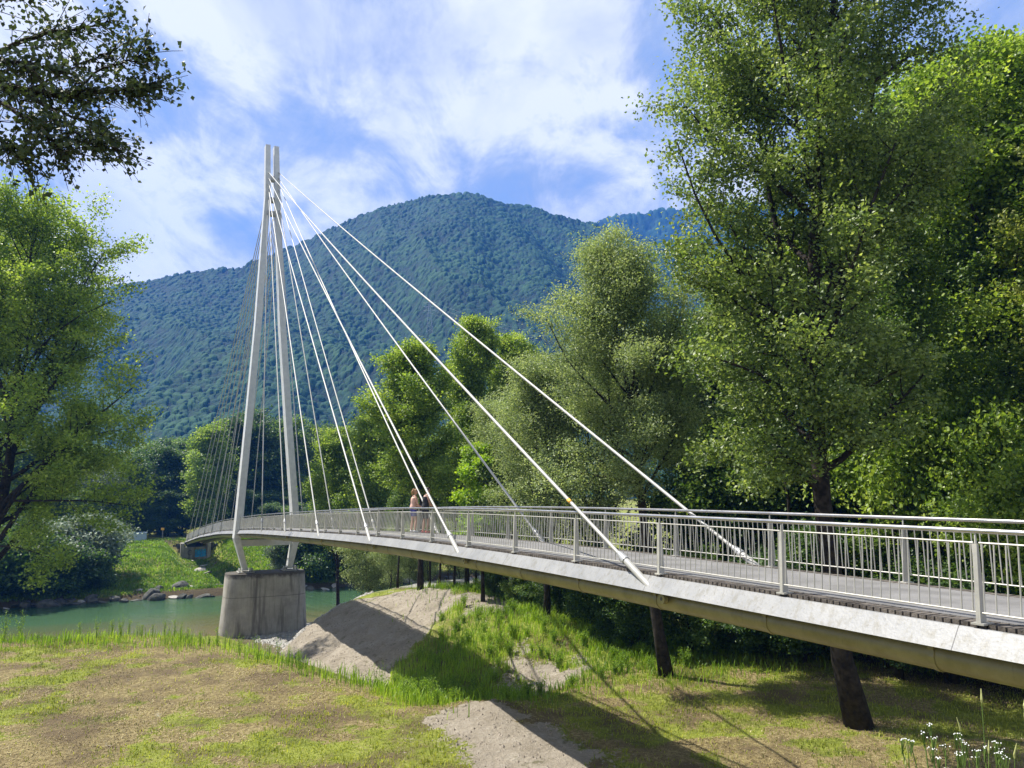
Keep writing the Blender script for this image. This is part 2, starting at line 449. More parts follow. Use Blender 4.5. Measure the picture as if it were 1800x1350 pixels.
me = build_hills('hills', ridge, 300, 800, (-150, 1500), 1500, 960, 2.9, 3)
o = link('hills', me, hill_mat); tag(o, kind='structure')
ridge2 = np.array([(600, 520), (980, 440), (1045, 397), (1065, 386), (1090, 381), (1140, 378), (1180, 372), (1300, 360), (1500, 380), (1900, 420)], float)
me = build_hills('hills', ridge2, 950, 1350, (600, 1900), 500, 160, 7, 9)
o = link('hills', me, hill_mat); tag(o, kind='structure')

# ------------------------------------------------------------------ air
m, t = new_mat('valley_haze')
pv = t.add('ShaderNodeVolumePrincipled'); pv.inputs['Color'].default_value = (.07, .29, .95, 1)
pv.inputs['Density'].default_value = .00028; pv.inputs['Anisotropy'].default_value = .1
t.l.new(pv.outputs[0], t.out.inputs['Volume'])
hb = MB(); hb.box((0, 765, 262), 3600, 1610, 556)
haze = hb.build('haze', m); tag(haze, kind='stuff', label='thin blue air filling the valley', cat='haze')

# ------------------------------------------------------------------ foliage
def leaf_mat(name, lo, midc, hi, trans=.35, rough=.42, spec=.45):
    trans = min(trans+.06, .5)
    rough += .06; spec += .15
    m, t = new_mat(name)
    c = t.ramp(attr(t, 'tone'), [(.0, lo), (.5, midc), (1.0, hi)])
    p = principled(t, c, rough, 0, spec, connect=False)
    tr = t.add('ShaderNodeBsdfTranslucent')
    tc_ = t.mix(.55, c, t.mix(1.0, c, (1.6, 1.5, .55), 'MULTIPLY'))
    t.put(tr.inputs[0], tc_)
    ms = t.add('ShaderNodeMixShader'); ms.inputs[0].default_value = trans
    t.l.new(p.outputs[0], ms.inputs[1]); t.l.new(tr.outputs[0], ms.inputs[2]); t.l.new(ms.outputs[0], t.out.inputs[0])
    return m
def bright(k): return lambda c: tuple(min(x*k, .8) for x in c)
LM = {
 'poplar': leaf_mat('poplar_leaf', (.065, .115, .022), (.155, .23, .048), (.34, .42, .13), .42, .40, .55),
 'poplar_bright': leaf_mat('young_poplar_leaf', (.10, .18, .022), (.22, .33, .042), (.42, .52, .10), .48),
 'willow': leaf_mat('willow_leaf', (.12, .175, .07), (.25, .33, .125), (.45, .52, .27), .4, .45, .5),
 'silver': leaf_mat('silver_willow_leaf', (.10, .14, .09), (.19, .25, .17), (.33, .40, .30), .22, .5, .4),
 'dark': leaf_mat('alder_leaf', (.03, .07, .018), (.065, .13, .03), (.14, .22, .055), .4, .45, .4),
 'locust': leaf_mat('locust_leaf', (.16, .30, .015), (.27, .43, .02), (.42, .56, .05), .5),
 'mid': leaf_mat('ash_leaf', (.05, .105, .02), (.115, .20, .038), (.25, .34, .085), .42),
 'yellow': leaf_mat('lightened_poplar_leaf', (.16, .21, .04), (.30, .36, .08), (.46, .50, .18), .48),  # yellowish leaf, colour lightened to make up for heavy shade on the crown
 'shade': leaf_mat('shaded_aspen_leaf', (.030, .050, .018), (.05, .08, .028), (.10, .13, .05), .22, .5, .35),  # leaf colour darkened to imitate the shade of a branch against the light
}
BARK = noisy_mat('bark', (.010, .008, .007), (.045, .037, .028), 6, .9, 0, .2, .9, 22)
BARK_G = noisy_mat('grey_bark', (.05, .045, .035), (.14, .125, .10), 6, .9, 0, .2, .8, 22)

def leaves_mesh(name, C, size, rs, mat, tone_base, up=.35, aspect=.72, seed=0):
    """C (n,3) leaf centres, tone_base (n)"""
    n = len(C)
    nrm = rs.normal(size=(n, 3)); nrm[:, 2] = np.abs(nrm[:, 2])*.9+up
    nrm /= np.linalg.norm(nrm, axis=1)[:, None]
    tg = rs.normal(size=(n, 3)); tg[:, 2] -= .35
    tg -= (tg*nrm).sum(1)[:, None]*nrm; tg /= np.linalg.norm(tg, axis=1)[:, None]+1e-9
    bt = np.cross(nrm, tg)
    s = size*rs.uniform(.65, 1.25, n)[:, None]
    w_ = s*aspect*.5
    A = C-tg*s*.5; Bp = C+bt*w_-tg*s*.1+nrm*s*.10; Cc = C+tg*s*.5; Dd = C-bt*w_-tg*s*.1+nrm*s*.10
    V = np.stack([A, Bp, Cc, Dd], 1).reshape(-1, 3)
    q = np.arange(n*4).reshape(-1, 4)
    tone = np.clip(tone_base+rs.normal(0, .24, n), 0, 1)
    me = np_mesh(name, V, q, False, {'tone': ('FACE', tone)})
    me.materials.append(mat)
    return me

def grow_tree(seed, Ht, r0, crown0, R_of, n_limb, leafn, lsize, mat, bark, asc=(.9, 1.4), trunk_pts=None, limbs=None,
              sub=7, clump=.38, thin=1.0, droop=0, tips=True, bare=.30, trunk_sides=9, wob=.5, up=.35, aspect=.72):
    """returns (trunk mesh, crown mesh) in local space with the base at the origin.
    R_of(f): crown radius at height fraction f"""
    rs = np.random.default_rng(seed)
    mb = MB()
    if trunk_pts is None:
        m_ = 10; f = np.linspace(0, 1, m_)
        tp = np.zeros((m_, 3)); tp[:, 2] = f*Ht
        dr = rs.normal(0, wob, 2)
        tp[:, 0] = dr[0]*f**1.5+rs.normal(0, .012*Ht, m_)*f; tp[:, 1] = dr[1]*f**1.5+rs.normal(0, .012*Ht, m_)*f
    else:
        tp = np.array(trunk_pts, float); q = np.linspace(0, len(tp)-1, 14)
        tp = np.stack([np.interp(q, range(len(tp)), tp[:, i]) for i in range(3)], 1)
    f = np.linspace(0, 1, len(tp))
    hs = tp[:, 2]/tp[-1, 2]
    rad = r0*(1-hs*.93)**.85; rad[0] *= 1.35
    if len(rad) > 1: rad[1] *= 1.02
    tp0 = tp.copy(); tp0[0, 2] -= .25
    mb.tube(tp0, rad, trunk_sides)
    def trunk_at(h):
        return np.array([np.interp(h, tp[:, 2], tp[:, i]) for i in range(3)]), np.interp(h, tp[:, 2], rad)
    centers = []; wts = []
    def limb(p0, dirv, L, r, depth):
        m_ = 7; pts = [np.array(p0, float)]; d = dirv/np.linalg.norm(dirv)
        for i in range(m_-1):
            d = d+rs.normal(0, .10, 3)+np.array([0, 0, (.06 if not droop else -droop*.12)])
            d /= np.linalg.norm(d); pts.append(pts[-1]+d*L/(m_-1))
        pts = np.array(pts); rr = r*np.linspace(1, .18, m_)
        if r > .006: mb.tube(pts, rr, 5 if depth else 6, cap=False)
        return pts, rr
    lims = []
    if limbs:
        for L_ in limbs:
            pts = np.array(L_[0], float); q = np.linspace(0, len(pts)-1, 8)
            pts = np.stack([np.interp(q, range(len(pts)), pts[:, i]) for i in range(3)], 1)
            rr = np.linspace(L_[1], L_[1]*.2, 8); mb.tube(pts, rr, 7, cap=False); lims.append((pts, rr, np.linalg.norm(np.diff(pts, axis=0), axis=1).sum()))
    ga = rs.uniform(0, 6.28)
    for i in range(n_limb):
        f_ = crown0+(1-crown0)*((i+.5)/n_limb)**.9*.97
        h = f_*Ht; p0, r_ = trunk_at(h)
        ga += 2.399+rs.normal(0, .25)
        Rr = max(R_of(f_), .2)
        el = rs.uniform(*asc)*(.75+.4*f_)
        L = Rr/max(math.cos(min(el, 1.25)), .38)*rs.uniform(.72, 1.12)
        L = min(L, max(Ht*1.06-h, .4)/max(math.sin(el), .3))
        d = np.array([math.cos(ga)*math.cos(el), math.sin(ga)*math.cos(el), math.sin(el)])
        pts, rr = limb(p0, d, L, min(r_*.55, .03*L+.01)*thin, 0)
        lims.append((pts, rr, L))
    for pts, rr, L in lims:
        ns = max(3, int(sub*(.6+.5*L/max(R_of(.4), .5))))
        for s_ in range(ns):
            g = bare+(1-bare)*(s_+rs.uniform(.2, .8))/ns
            idx = g*(len(pts)-1); i0 = int(min(idx, len(pts)-2)); p = pts[i0]+(pts[i0+1]-pts[i0])*(idx-i0)
            dl = pts[i0+1]-pts[i0]; dl /= np.linalg.norm(dl)+1e-9
            rd = rs.normal(size=3); rd -= rd.dot(dl)*dl; rd /= np.linalg.norm(rd)
            d = dl*.55+rd*.9+np.array([0, 0, .15-droop*.5]); d /= np.linalg.norm(d)
            Ls = L*(.42-.2*g)*rs.uniform(.7, 1.2)
            sp2, _ = limb(p, d, Ls, max(rr[i0]*.45, .007)*thin if tips else 0, 1)
            k = max(2, int(Ls/(clump*1.1))+1)
            for gg in np.linspace(.25, 1.0, k):
                idx2 = gg*(len(sp2)-1); j0 = int(min(idx2, len(sp2)-2)); c_ = sp2[j0]+(sp2[j0+1]-sp2[j0])*(idx2-j0)
                centers.append(c_+rs.normal(0, .15*clump, 3)); wts.append(rs.uniform(.35, 1.5))
        centers.append(pts[-1]); wts.append(1.0)
    for hh in np.linspace(.86, 1.0, 6):
        centers.append(trunk_at(hh*tp[-1, 2])[0]); wts.append(.9)
    Cn = np.array(centers); wts = np.array(wts); wts /= wts.sum()
    leafn = int(leafn*1.45)
    pick = rs.choice(len(Cn), leafn, p=wts)
    ctone = np.clip(rs.normal(.45, .15, len(Cn)), 0, 1)
    P = Cn[pick]+rs.normal(0, 1, (leafn, 3))*np.array([clump, clump, clump*.55])*.75
    lsize *= 1.18
    if droop: P[:, 2] -= rs.exponential(droop*.35, leafn)
    tm = mb.mesh('trunk', True); tm.materials.append(bark)
    cm = leaves_mesh('crown', P, lsize, rs, mat, ctone[pick], up, aspect)
    return tm, cm
def plant(name, meshes, x, y, label, cat, group=None, rot=0, scale=1.0, zoff=0, z=None):
    e = empty(name, (x, y, (hz(x, y) if z is None else z)+zoff)); e.rotation_euler = (0, 0, rot)
    e.scale = (scale,)*3 if np.isscalar(scale) else scale
    tag(e, label, cat, group)
    for nm, me_ in zip(('trunk', 'crown'), meshes):
        o = bpy.data.objects.new(nm, me_); COL.objects.link(o); o.parent = e
    return e
def prof(pts):
    xs, ys = zip(*pts); return lambda f: float(np.interp(f, xs, ys))
OVAL = [(0, .5), (.25, .85), (.5, 1.0), (.75, .8), (.92, .45), (1, .12)]
def oval(Rm, pts=OVAL): return prof([(a, b*Rm) for a, b in pts])

# ---- big poplar beside the bridge (built limb by limb)
def rel(base, u, v, Y): return tuple(atY(u, v, Y)-np.array(base))
bx, by = X_of(1490, 22.0), 22.0
base = (bx, by, hz(bx, by))
P_ = lambda u, v, dy=0: rel(base, u, v, 22.0+dy)
trunkA = [(0, 0, 0), P_(1478, 1150), P_(1462, 1000, .1), P_(1441, 850, .2), P_(1434, 720, .2), P_(1430, 600, .2), P_(1428, 500, .1), P_(1436, 370, 0), P_(1443, 230, 0), P_(1455, 90, .1), P_(1475, -40, .2), P_(1480, -170, .2), P_(1470, -290, 0)]
limbsA = [([P_(1436, 735, .2), P_(1400, 700, -.3), P_(1350, 665, -.8), P_(1290, 640, -1.2), P_(1215, 615, -1.4)], .075),
          ([P_(1428, 655, .2), P_(1395, 590, .1), P_(1345, 530, 0), P_(1290, 465, -.2), P_(1235, 380, -.5), P_(1190, 250, -.6)], .10),
          ([P_(1430, 610, .2), P_(1390, 540, .5), P_(1372, 440, .9), P_(1350, 330, 1.1), P_(1330, 190, 1.2), P_(1290, 40, 1.2)], .13),
          ([P_(1431, 640, .2), P_(1480, 540, .4), P_(1500, 410, .8), P_(1520, 260, 1.0), P_(1545, 100, 1.2), P_(1560, -60, 1.2)], .12),
          ([P_(1436, 370, 0), P_(1410, 250, -.8), P_(1380, 130, -1.2), P_(1360, 0, -1.5), P_(1330, -140, -1.6)], .08),
          ([P_(1432, 560, .2), P_(1470, 480, -1.0), P_(1530, 400, -1.8), P_(1590, 330, -2.2), P_(1640, 250, -2.2)], .08),
          ([P_(1436, 760, .2), P_(1500, 700, -.6), P_(1560, 660, -1.2), P_(1610, 640, -1.5)], .06),
          ([P_(1440, 850, .2), P_(1400, 810, -.9), P_(1370, 800, -1.4), P_(1330, 830, -1.8)], .035), ([P_(1438, 820, .2), P_(1470, 760, -1.0), P_(1500, 740, -1.6), P_(1530, 770, -2.0)], .035),
          ([P_(1437, 790, .2), P_(1430, 730, -1.0), P_(1435, 700, -1.6), P_(1450, 720, -2.0)], .03),
          ([P_(1438, 800, .2), P_(1380, 790, .6), P_(1310, 790, 1.0), P_(1240, 800, 1.2)], .05)]
HA = trunkA[-1][2]
meshA = grow_tree(11, HA, .30, .22, oval(4.5, [(0, .7), (.35, .9), (.5, 1.0), (.8, .85), (1, .3)]), 44, 112000, .105, LM['poplar'], BARK,
                  asc=(.35, 1.0), trunk_pts=trunkA, limbs=limbsA, sub=9, clump=.42, bare=.22, trunk_sides=14)
plant('poplar_tree', meshA, bx, by, 'huge poplar with forked dark trunk rising from the grass behind the bridge railing', 'tree', z=base[2])

# ---- willow-like tree left of it
bx, by = X_of(1165, 27.3), 27.3; base = (bx, by, hz(bx, by))
P_ = lambda u, v, dy=0: rel(base, u, v, 27.3+dy)
trunkB = [(0, 0, 0), P_(1152, 1080), P_(1140, 980), P_(1128, 890), P_(1120, 800), P_(1112, 720), P_(1095, 640), P_(1085, 590), P_(1074, 530), P_(1070, 470)]
limbsB = [([P_(1112, 720), P_(1130, 620, .3), P_(1105, 560, .5), P_(1108, 500, .6)], .06),
          ([P_(1125, 850), P_(1070, 840, -.5), P_(1020, 830, -1), P_(960, 850, -1.2)], .06),
          ([P_(1115, 760), P_(1050, 690, -.5), P_(1000, 640, -.8), P_(960, 560, -1)], .06)]
meshB = grow_tree(12, trunkB[-1][2], .21, .38, oval(2.5, [(0, .8), (.3, 1.05), (.6, .95), (.85, .7), (1, .25)]), 30, 75000, .085, LM['willow'], BARK,
                  asc=(.4, 1.15), trunk_pts=trunkB, limbs=limbsB, sub=8, clump=.40, aspect=.5, trunk_sides=10)
plant('willow_tree', meshB, bx, by, 'tall grey-green willow with slim dark trunk left of the huge poplar', 'tree', z=base[2])

# ---- shared tree shapes
def species(seed, Ht, Rm, mat, leafn, ls, crown0=.25, n_limb=26, r0=.22, bark=BARK, pts=OVAL, **k):
    return grow_tree(seed, Ht, r0, crown0, oval(Rm, pts), n_limb, leafn, ls, mat, bark, **k)
wood1 = species(21, 20, 3.8, LM['poplar'], 80000, .115, .30, 34, .28, clump=.5, sub=7)
wood2 = species(22, 18, 3.6, LM['mid'], 70000, .115, .25, 30, .25, clump=.5, sub=7)
wood3 = species(23, 19, 3.4, LM['poplar_bright'], 60000, .13, .28, 32, .24, clump=.45, sub=7)
def tree_px(name, meshes, Hm, u, Y, vtop, label, cat='tree', group=None, wide=1.0, rot=None):
    x = X_of(u, Y); z0 = hz(x, Y); top = atY(u, vtop, Y)[2]
    s = (top-z0)/Hm
    return plant(name, meshes, x, Y, label, cat, group, rot=random.uniform(0, 6.28) if rot is None else rot, scale=(s*wide, s*wide, s), z=z0)
G1 = 'trees of the wood on the right'
tree_px('wood_tree', wood3, 19, 1800, 28, 150, 'tall poplar rising to the top right beyond the gap of sky', 'tree', G1, 1.05)
tree_px('wood_tree', wood2, 18, 1630, 37, 270, 'dark leafy tree standing just right behind the huge poplar', 'tree', G1, 1.1)
tree_px('wood_tree', species(31, 19, 3.2, LM['yellow'], 75000, .11, .3, 30, .24, clump=.42), 19, 2010, 24, 200, 'tree with yellowish leaves lightened against the shade, cut by the right picture edge', 'tree', G1, 1.0)
tree_px('wood_tree', wood3, 19, 1540, 42, 400, 'tree deep in the wood seen through the huge poplar\'s right branches', 'tree', G1, 1.2)
tree_px('wood_tree', wood1, 20, 1330, 40, 520, 'tree in the wood behind the lower left branches of the huge poplar', 'tree', G1, 1.1)
tree_px('wood_tree', wood2, 18, 1235, 36, 590, 'shaded tree filling the gap between willow and huge poplar', 'tree', G1, 1.0)
tree_px('wood_tree', wood2, 18, 1800, 40, 200, 'dark tree in the second row at the right edge', 'tree', G1, 1.2)
tree_px('wood_tree', wood1, 20, 1430, 50, 470, 'hindmost tree of the wood directly behind the huge poplar trunk', 'tree', G1, 1.3)
tree_px('wood_tree', wood3, 19, 1700, 52, 230, 'far pale green tree between the dark tree and the right edge', 'tree', G1, 1.3)
# slim bare stems between
slim = species(35, 14, 1.3, LM['mid'], 7000, .11, .45, 12, .11, clump=.35)
for i, (u, Y, v) in enumerate([(1560, 27, 420), (1610, 30, 380), (1655, 26.5, 430), (1700, 31, 360), (1765, 27, 420), (1510, 31, 480), (1385, 31, 560), (1320, 33, 600)]):
    tree_px('sapling', slim, 14, u, Y, v, ['thin sapling %s in the shade of the wood' % s for s in (
        'first right of the huge trunk', 'with crooked top right of the huge poplar', 'between two dark trunks', 'deep behind the railing on the right',
        'nearest the right edge', 'close behind the huge trunk', 'left of the huge trunk', 'farthest left under the huge poplar')][i], 'tree', 'saplings in the wood')
# ---- middle trees on the near bank
popC = species(41, 16, 2.4, LM['poplar_bright'], 50000, .14, .25, 34, .17, clump=.42, pts=[(0, .6), (.3, .95), (.55, 1), (.8, .6), (1, .15)])
wilC = species(42, 12, 3.2, LM['willow'], 60000, .10, .15, 30, .17, clump=.42, aspect=.5)
tree_px('poplar_tree', popC, 16, 742, 46, 625, 'light green poplar behind the two walkers with rounded shoulder', 'tree', 'poplars on the near bank', 1.15)
tree_px('poplar_tree', popC, 16, 822, 50, 580, 'pointed poplar with the highest top in the middle group', 'tree', 'poplars on the near bank', .8)
tree_px('poplar_tree', popC, 16, 890, 53, 612, 'slender poplar right of the pointed one and left of the willows', 'tree', 'poplars on the near bank', .85)
tree_px('willow_tree', wilC, 12, 960, 34, 680, 'broad grey willow crossed by the long stay cable', 'tree', 'willows on the near bank', 1.05)
tree_px('willow_tree', wilC, 12, 1045, 36, 650, 'grey willow half hidden behind the tall willow trunk', 'tree', 'willows on the near bank', 1.0)
tree_px('willow_tree', wilC, 12, 905, 41, 740, 'low willow beside the bright locust', 'tree', 'willows on the near bank', 1.1)
tree_px('willow_tree', popC, 16, 655, 62, 748, 'small loose tree left of the walkers behind the railing', 'tree', None, 1.1)
tree_px('willow_tree', popC, 16, 600, 66, 770, 'small loose tree right of the pylon behind the railing', 'tree', None, 1.0)
loc = species(43, 7, 1.5, LM['locust'], 14000, .13, .30, 16, .09, clump=.28, asc=(.1, .5))
tree_px('locust_tree', loc, 7, 850, 40, 785, 'small bright yellow-green locust glowing in front of the grey willows', 'tree', None, 1.0)
# river saplings below the deck
sapw = species(44, 5.5, 1.9, LM['willow'], 15000, .09, .14, 20, .05, clump=.33, aspect=.5, asc=(.6, 1.2))
for i, (u, Y, v, s) in enumerate([(650, 58, 945, 1.1), (690, 55, 935, 1.0), (722, 57, 935, 1.0), (755, 54, 930, 1.0), (790, 56, 930, 1.0), (825, 52, 925, 1.0), (865, 54, 925, 1.0), (905, 50, 925, 1.0), (672, 62, 950, 1.0), (740, 61, 940, 1.0), (810, 60, 940, 1.0), (880, 58, 940, 1.0)]):
    tree_px('willow_sapling', sapw, 5.5, u, Y, v, 'slim willow sapling growing between the sand mound and the water under the deck', 'tree', 'saplings by the river', s)
thin = species(45, 9, 1.2, LM['mid'], 5000, .12, .5, 9, .13, clump=.4)
for i, (u, Y, v, lb) in enumerate([(702, 50, 870, 'dark leaning stem above the mound crest'), (758, 49, 860, 'thick dark stem above the middle of the mound crest'), (775, 51, 860, 'thinner dark stem right of the thick one at the crest'), (800, 48, 850, 'pair-like dark stem left of the bright mound grass'), (838, 52, 850, 'dark stem behind the bright mound grass')]):
    tree_px('bare_stem_tree', thin, 9, u, Y, v, lb, 'tree', None, .9)
# ---- far bank
def Yof(u, a): return a/(.8961+.4438*(900-u)/FH)
farT = species(51, 15, 4.2, LM['mid'], 26000, .26, .03, 34, .22, clump=.75, sub=7, asc=(-.15, .9), bare=.12, pts=[(0, .8), (.2, 1), (.5, .95), (.75, .75), (.92, .4), (1, .15)])
farD = species(52, 15, 4.5, LM['dark'], 26000, .26, .02, 34, .22, clump=.75, sub=7, asc=(-.15, .9), bare=.12, pts=[(0, .8), (.2, 1), (.5, .95), (.75, .75), (.92, .4), (1, .15)])
farB = species(53, 15, 3.4, LM['poplar_bright'], 22000, .26, .02, 34, .2, clump=.7, sub=7, asc=(-.15, .9), bare=.12, pts=[(0, .8), (.2, 1), (.5, .95), (.75, .75), (.92, .4), (1, .15)])
farS = species(54, 10, 4.0, LM['silver'], 16000, .24, .02, 28, .2, clump=.7, sub=7, asc=(-.15, .9), bare=.12, pts=[(0, .8), (.2, 1), (.5, .95), (.75, .75), (.92, .4), (1, .15)])
G2 = 'trees on the far bank'
lst = [(farB, 15, 368, 131, 752, 'bright green tree beside the far bridge end', 1.0), (farD, 15, 435, 140, 738, 'dark tree behind the left pylon leg', 1.15),
       (farT, 15, 500, 137, 748, 'green tree between the pylon legs', 1.15), (farD, 15, 560, 142, 760, 'dark tree just right of the pylon', 1.1),
       (farT, 15, 615, 150, 765, 'pale green tree across the river behind the short cables', 1.1), (farD, 15, 285, 138, 795, 'dark tree left of the far bridge end', 1.2),
       (farD, 15, 228, 134, 812, 'darkest tree above the metal box', 1.2), (farS, 10, 192, 132, 828, 'grey-leaved tree above the grassy slope', 1.0),
       (farT, 15, 120, 136, 795, 'green tree behind the left poplar crown', 1.3), (farD, 15, 40, 134, 785, 'dark tree far left behind the poplar', 1.4),
       (farT, 15, -40, 134, 775, 'green tree at the left edge beyond the river', 1.4),
       (farT, 15, 330, 165, 785, 'second-row tree behind the bright green one', 1.3), (farT, 15, 250, 170, 790, 'second-row tree at the foot of the mountain left of the stays', 1.4),
       (farD, 15, 420, 175, 762, 'second-row dark tree behind the pylon', 1.4), (farT, 15, 540, 178, 768, 'second-row tree right behind the pylon', 1.4),
       (farD, 15, 660, 175, 785, 'second-row dark tree behind the loose small trees', 1.5), (farT, 15, 760, 180, 800, 'second-row tree hidden mostly by the light poplar', 1.6),
       (farD, 15, 880, 170, 800, 'far dark tree seen between poplar and willow', 1.6), (farT, 15, 170, 172, 795, 'second-row tree behind the grey-leaved one', 1.5),
       (farD, 15, 490, 215, 760, 'farthest tree at the mountain foot behind the pylon', 1.7), (farD, 15, 590, 215, 770, 'farthest tree at the mountain foot right of the pylon', 1.7),
       (farD, 15, 300, 215, 780, 'farthest tree at the mountain foot left of the stays', 1.7)]
lst = [(m_, h_, u_, Yof(u_, a_), v_, l_, w_) for m_, h_, u_, a_, v_, l_, w_ in lst]
for me_, Hm, u, Y, v, lb, wd in lst: tree_px('bank_tree', me_, Hm, u, Y, v, lb, 'tree', G2, wd)
for i, (u, a_) in enumerate([(0, 130), (45, 129), (90, 130), (140, 129), (185, 130), (215, 132), (262, 133), (300, 133), (325, 136), (395, 135), (430, 131), (470, 132), (510, 131), (550, 132), (590, 131), (630, 132), (670, 131), (715, 132), (760, 131), (810, 132), (560, 110), (600, 112), (645, 112), (700, 113), (520, 113), (480, 116)]):
    Y = Yof(u, a_); tree_px('bank_tree', farD if i % 3 else farT, 15, u, Y, 868 if a_ > 120 else 890, 'low dark tree in the shaded edge of the wood across the river', 'tree', 'low trees along the far wood edge', 1.5)
# bushes
def bush(seed, Hm, Rm, mat, n, ls, clump=.32, **k):
    return species(seed, Hm, Rm, mat, n, ls, .02, 22, .06, pts=[(0, .9), (.4, 1), (.75, .75), (1, .3)], clump=clump, sub=6, asc=(.3, 1.2), bare=.1, **k)
bD = bush(61, 4, 2.2, LM['dark'], 26000, .10); bM = bush(62, 4, 2.2, LM['mid'], 26000, .10); bF = bush(63, 4, 3.0, LM['dark'], 9000, .24, .6)
bS = bush(64, 4, 3.0, LM['silver'], 10000, .22, .55); bG = bush(65, 4, 2.4, LM['poplar_bright'], 26000, .09)
G3 = 'bushes along the wood edge'
pos = ['under the willow trunk', 'left of the willow trunk', 'right of the willow trunk', 'below the lowest willow leaves', 'between the two trunks under the deck', 'left behind the huge trunk',
       'right behind the huge trunk', 'below the deck on the right', 'right of the huge trunk beyond the railing', 'arching behind the railing at the right', 'lower arching one at the right edge',
       'last at the right edge', 'behind the bright mound grass', 'dark one at the back of the mound', 'behind the middle of the railing', 'above the railing near the long cable',
       'above the railing left of the huge trunk', 'above the railing right of the huge trunk', 'highest behind the right end of the railing']
bl = [(bD, 1120, 31, 1000, 1), (bD, 1050, 33, 985, 1), (bM, 1210, 31, 990, 1), (bD, 980, 36, 990, 1), (bD, 1300, 30.5, 1000, 1.1), (bD, 1400, 29.5, 960, 1.1), (bM, 1540, 28.5, 960, 1.1),
      (bD, 1640, 26.5, 1000, 1.0), (bG, 1640, 28, 780, .8), (bG, 1740, 26.5, 790, .75), (bG, 1810, 24, 860, .8), (bD, 1860, 24.5, 900, 1.1), (bM, 920, 38, 990, 1), (bD, 870, 41, 1000, .9),
      (bD, 1260, 35, 840, 1.0), (bM, 1340, 34, 850, 1.0), (bD, 1440, 34, 820, 1.0), (bM, 1520, 33, 830, 1.0), (bM, 1720, 31, 740, .8)]
for (me_, u, Y, v, wd), ps in zip(bl, pos):
    nm = {id(bD): 'dark', id(bM): 'green', id(bG): 'light green'}[id(me_)]
    tree_px('bush', me_, 4, u, Y, v, '%s leafy bush at the wood edge, %s' % (nm, ps), 'bush', G3, wd)
G4 = 'bushes on the far bank'
for me_, u, a_, v, wd, lb in [(bS, 165, 97, 925, 1.0, 'silvery willow bush above the river at the left slope'), (bS, 105, 96, 940, 1.0, 'silvery bush half behind the left poplar'),
        (bF, 135, 91.5, 975, 1.2, 'dark bush under the silvery one at the water'), (bF, 80, 91.5, 965, 1.2, 'dark bush at the far waterline left'), (bF, 20, 91.5, 955, 1.2, 'dark bush at the far left waterline'),
        (bF, 178, 92.5, 990, 1.0, 'low dark bush where the grass slope starts'), (bF, 548, 92, 935, 1.0, 'dark bush right behind the concrete pier'), (bF, 592, 92, 935, 1.0, 'dark bush at the far waterline right of the pier'),
        (bF, 640, 92, 940, 1.0, 'dark bush at the far waterline behind the saplings'), (bF, 695, 92, 940, 1.1, 'dark bush across the water behind the leaning sapling'), (bF, 755, 92, 945, 1.1, 'dark bush across the water behind the mound'),
        (bS, 506, 93, 955, .7, 'grey bush seen between the lower pylon legs'), (bS, 215, 122, 925, .8, 'grey bush left of the metal box'), (bF, 830, 92, 945, 1.2, 'dark bush across the water at the right end of the reach'),
        (bF, -40, 91.5, 950, 1.3, 'dark bush at the left picture edge by the water'), (bF, 60, 104, 930, 1.3, 'dark bush halfway up the bank at the left'), (bF, 0, 104, 925, 1.4, 'dark bush up the bank at the left edge')]:
    tree_px('bush', me_, 4, u, Yof(u, a_), v, lb, 'bush', G4, wd)
# ---- left poplar
bx, by = X_of(-45, 46.0), 46.0; base = (bx, by, hz(bx, by))
P_ = lambda u, v, dy=0: rel(base, u, v, 46.0+dy)
trunkL = [(0, 0, 0), P_(-40, 1050), P_(-20, 960), P_(10, 860), P_(24, 760), P_(30, 660), P_(35, 580), P_(48, 500), P_(55, 440), P_(60, 400)]
limbsL = [([P_(-10, 930), P_(40, 850, -.5), P_(90, 800, -1), P_(160, 740, -1.5), P_(235, 680, -1.6)], .14),
          ([P_(22, 780), P_(70, 700, .5), P_(100, 600, .8), P_(130, 490, 1), P_(150, 400, 1)], .13),
          ([P_(5, 880), P_(80, 880, -1.5), P_(160, 880, -2), P_(235, 890, -2)], .08),
          ([P_(30, 660), P_(80, 600, -1.4), P_(130, 560, -1.8), P_(195, 530, -2)], .08),
          ([P_(-20, 960), P_(20, 960, -1.5), P_(60, 970, -2), P_(110, 990, -2)], .06),
          ([P_(20, 800), P_(100, 780, 1), P_(180, 760, 1.5), P_(250, 750, 2)], .07),
          ([P_(-5, 900), P_(70, 840, .6), P_(150, 820, .8), P_(215, 800, .8)], .08)]
meshL = grow_tree(13, trunkL[-1][2], .42, .22, oval(6.2, [(0, .8), (.3, .9), (.5, 1.0), (.7, .8), (.9, .55), (1, .3)]), 44, 82000, .15, LM['poplar_bright'], BARK,
                  asc=(.35, 1.1), trunk_pts=trunkL, limbs=limbsL, sub=9, clump=.5, trunk_sides=12)
plant('poplar_tree', meshL, bx, by, 'large sunlit poplar at the left edge leaning over the river', 'tree', z=base[2])
tree_px('poplar_tree', wood3, 19, -150, 50, 410, 'poplar just outside the left edge whose branches reach in', 'tree', None, 1.2)
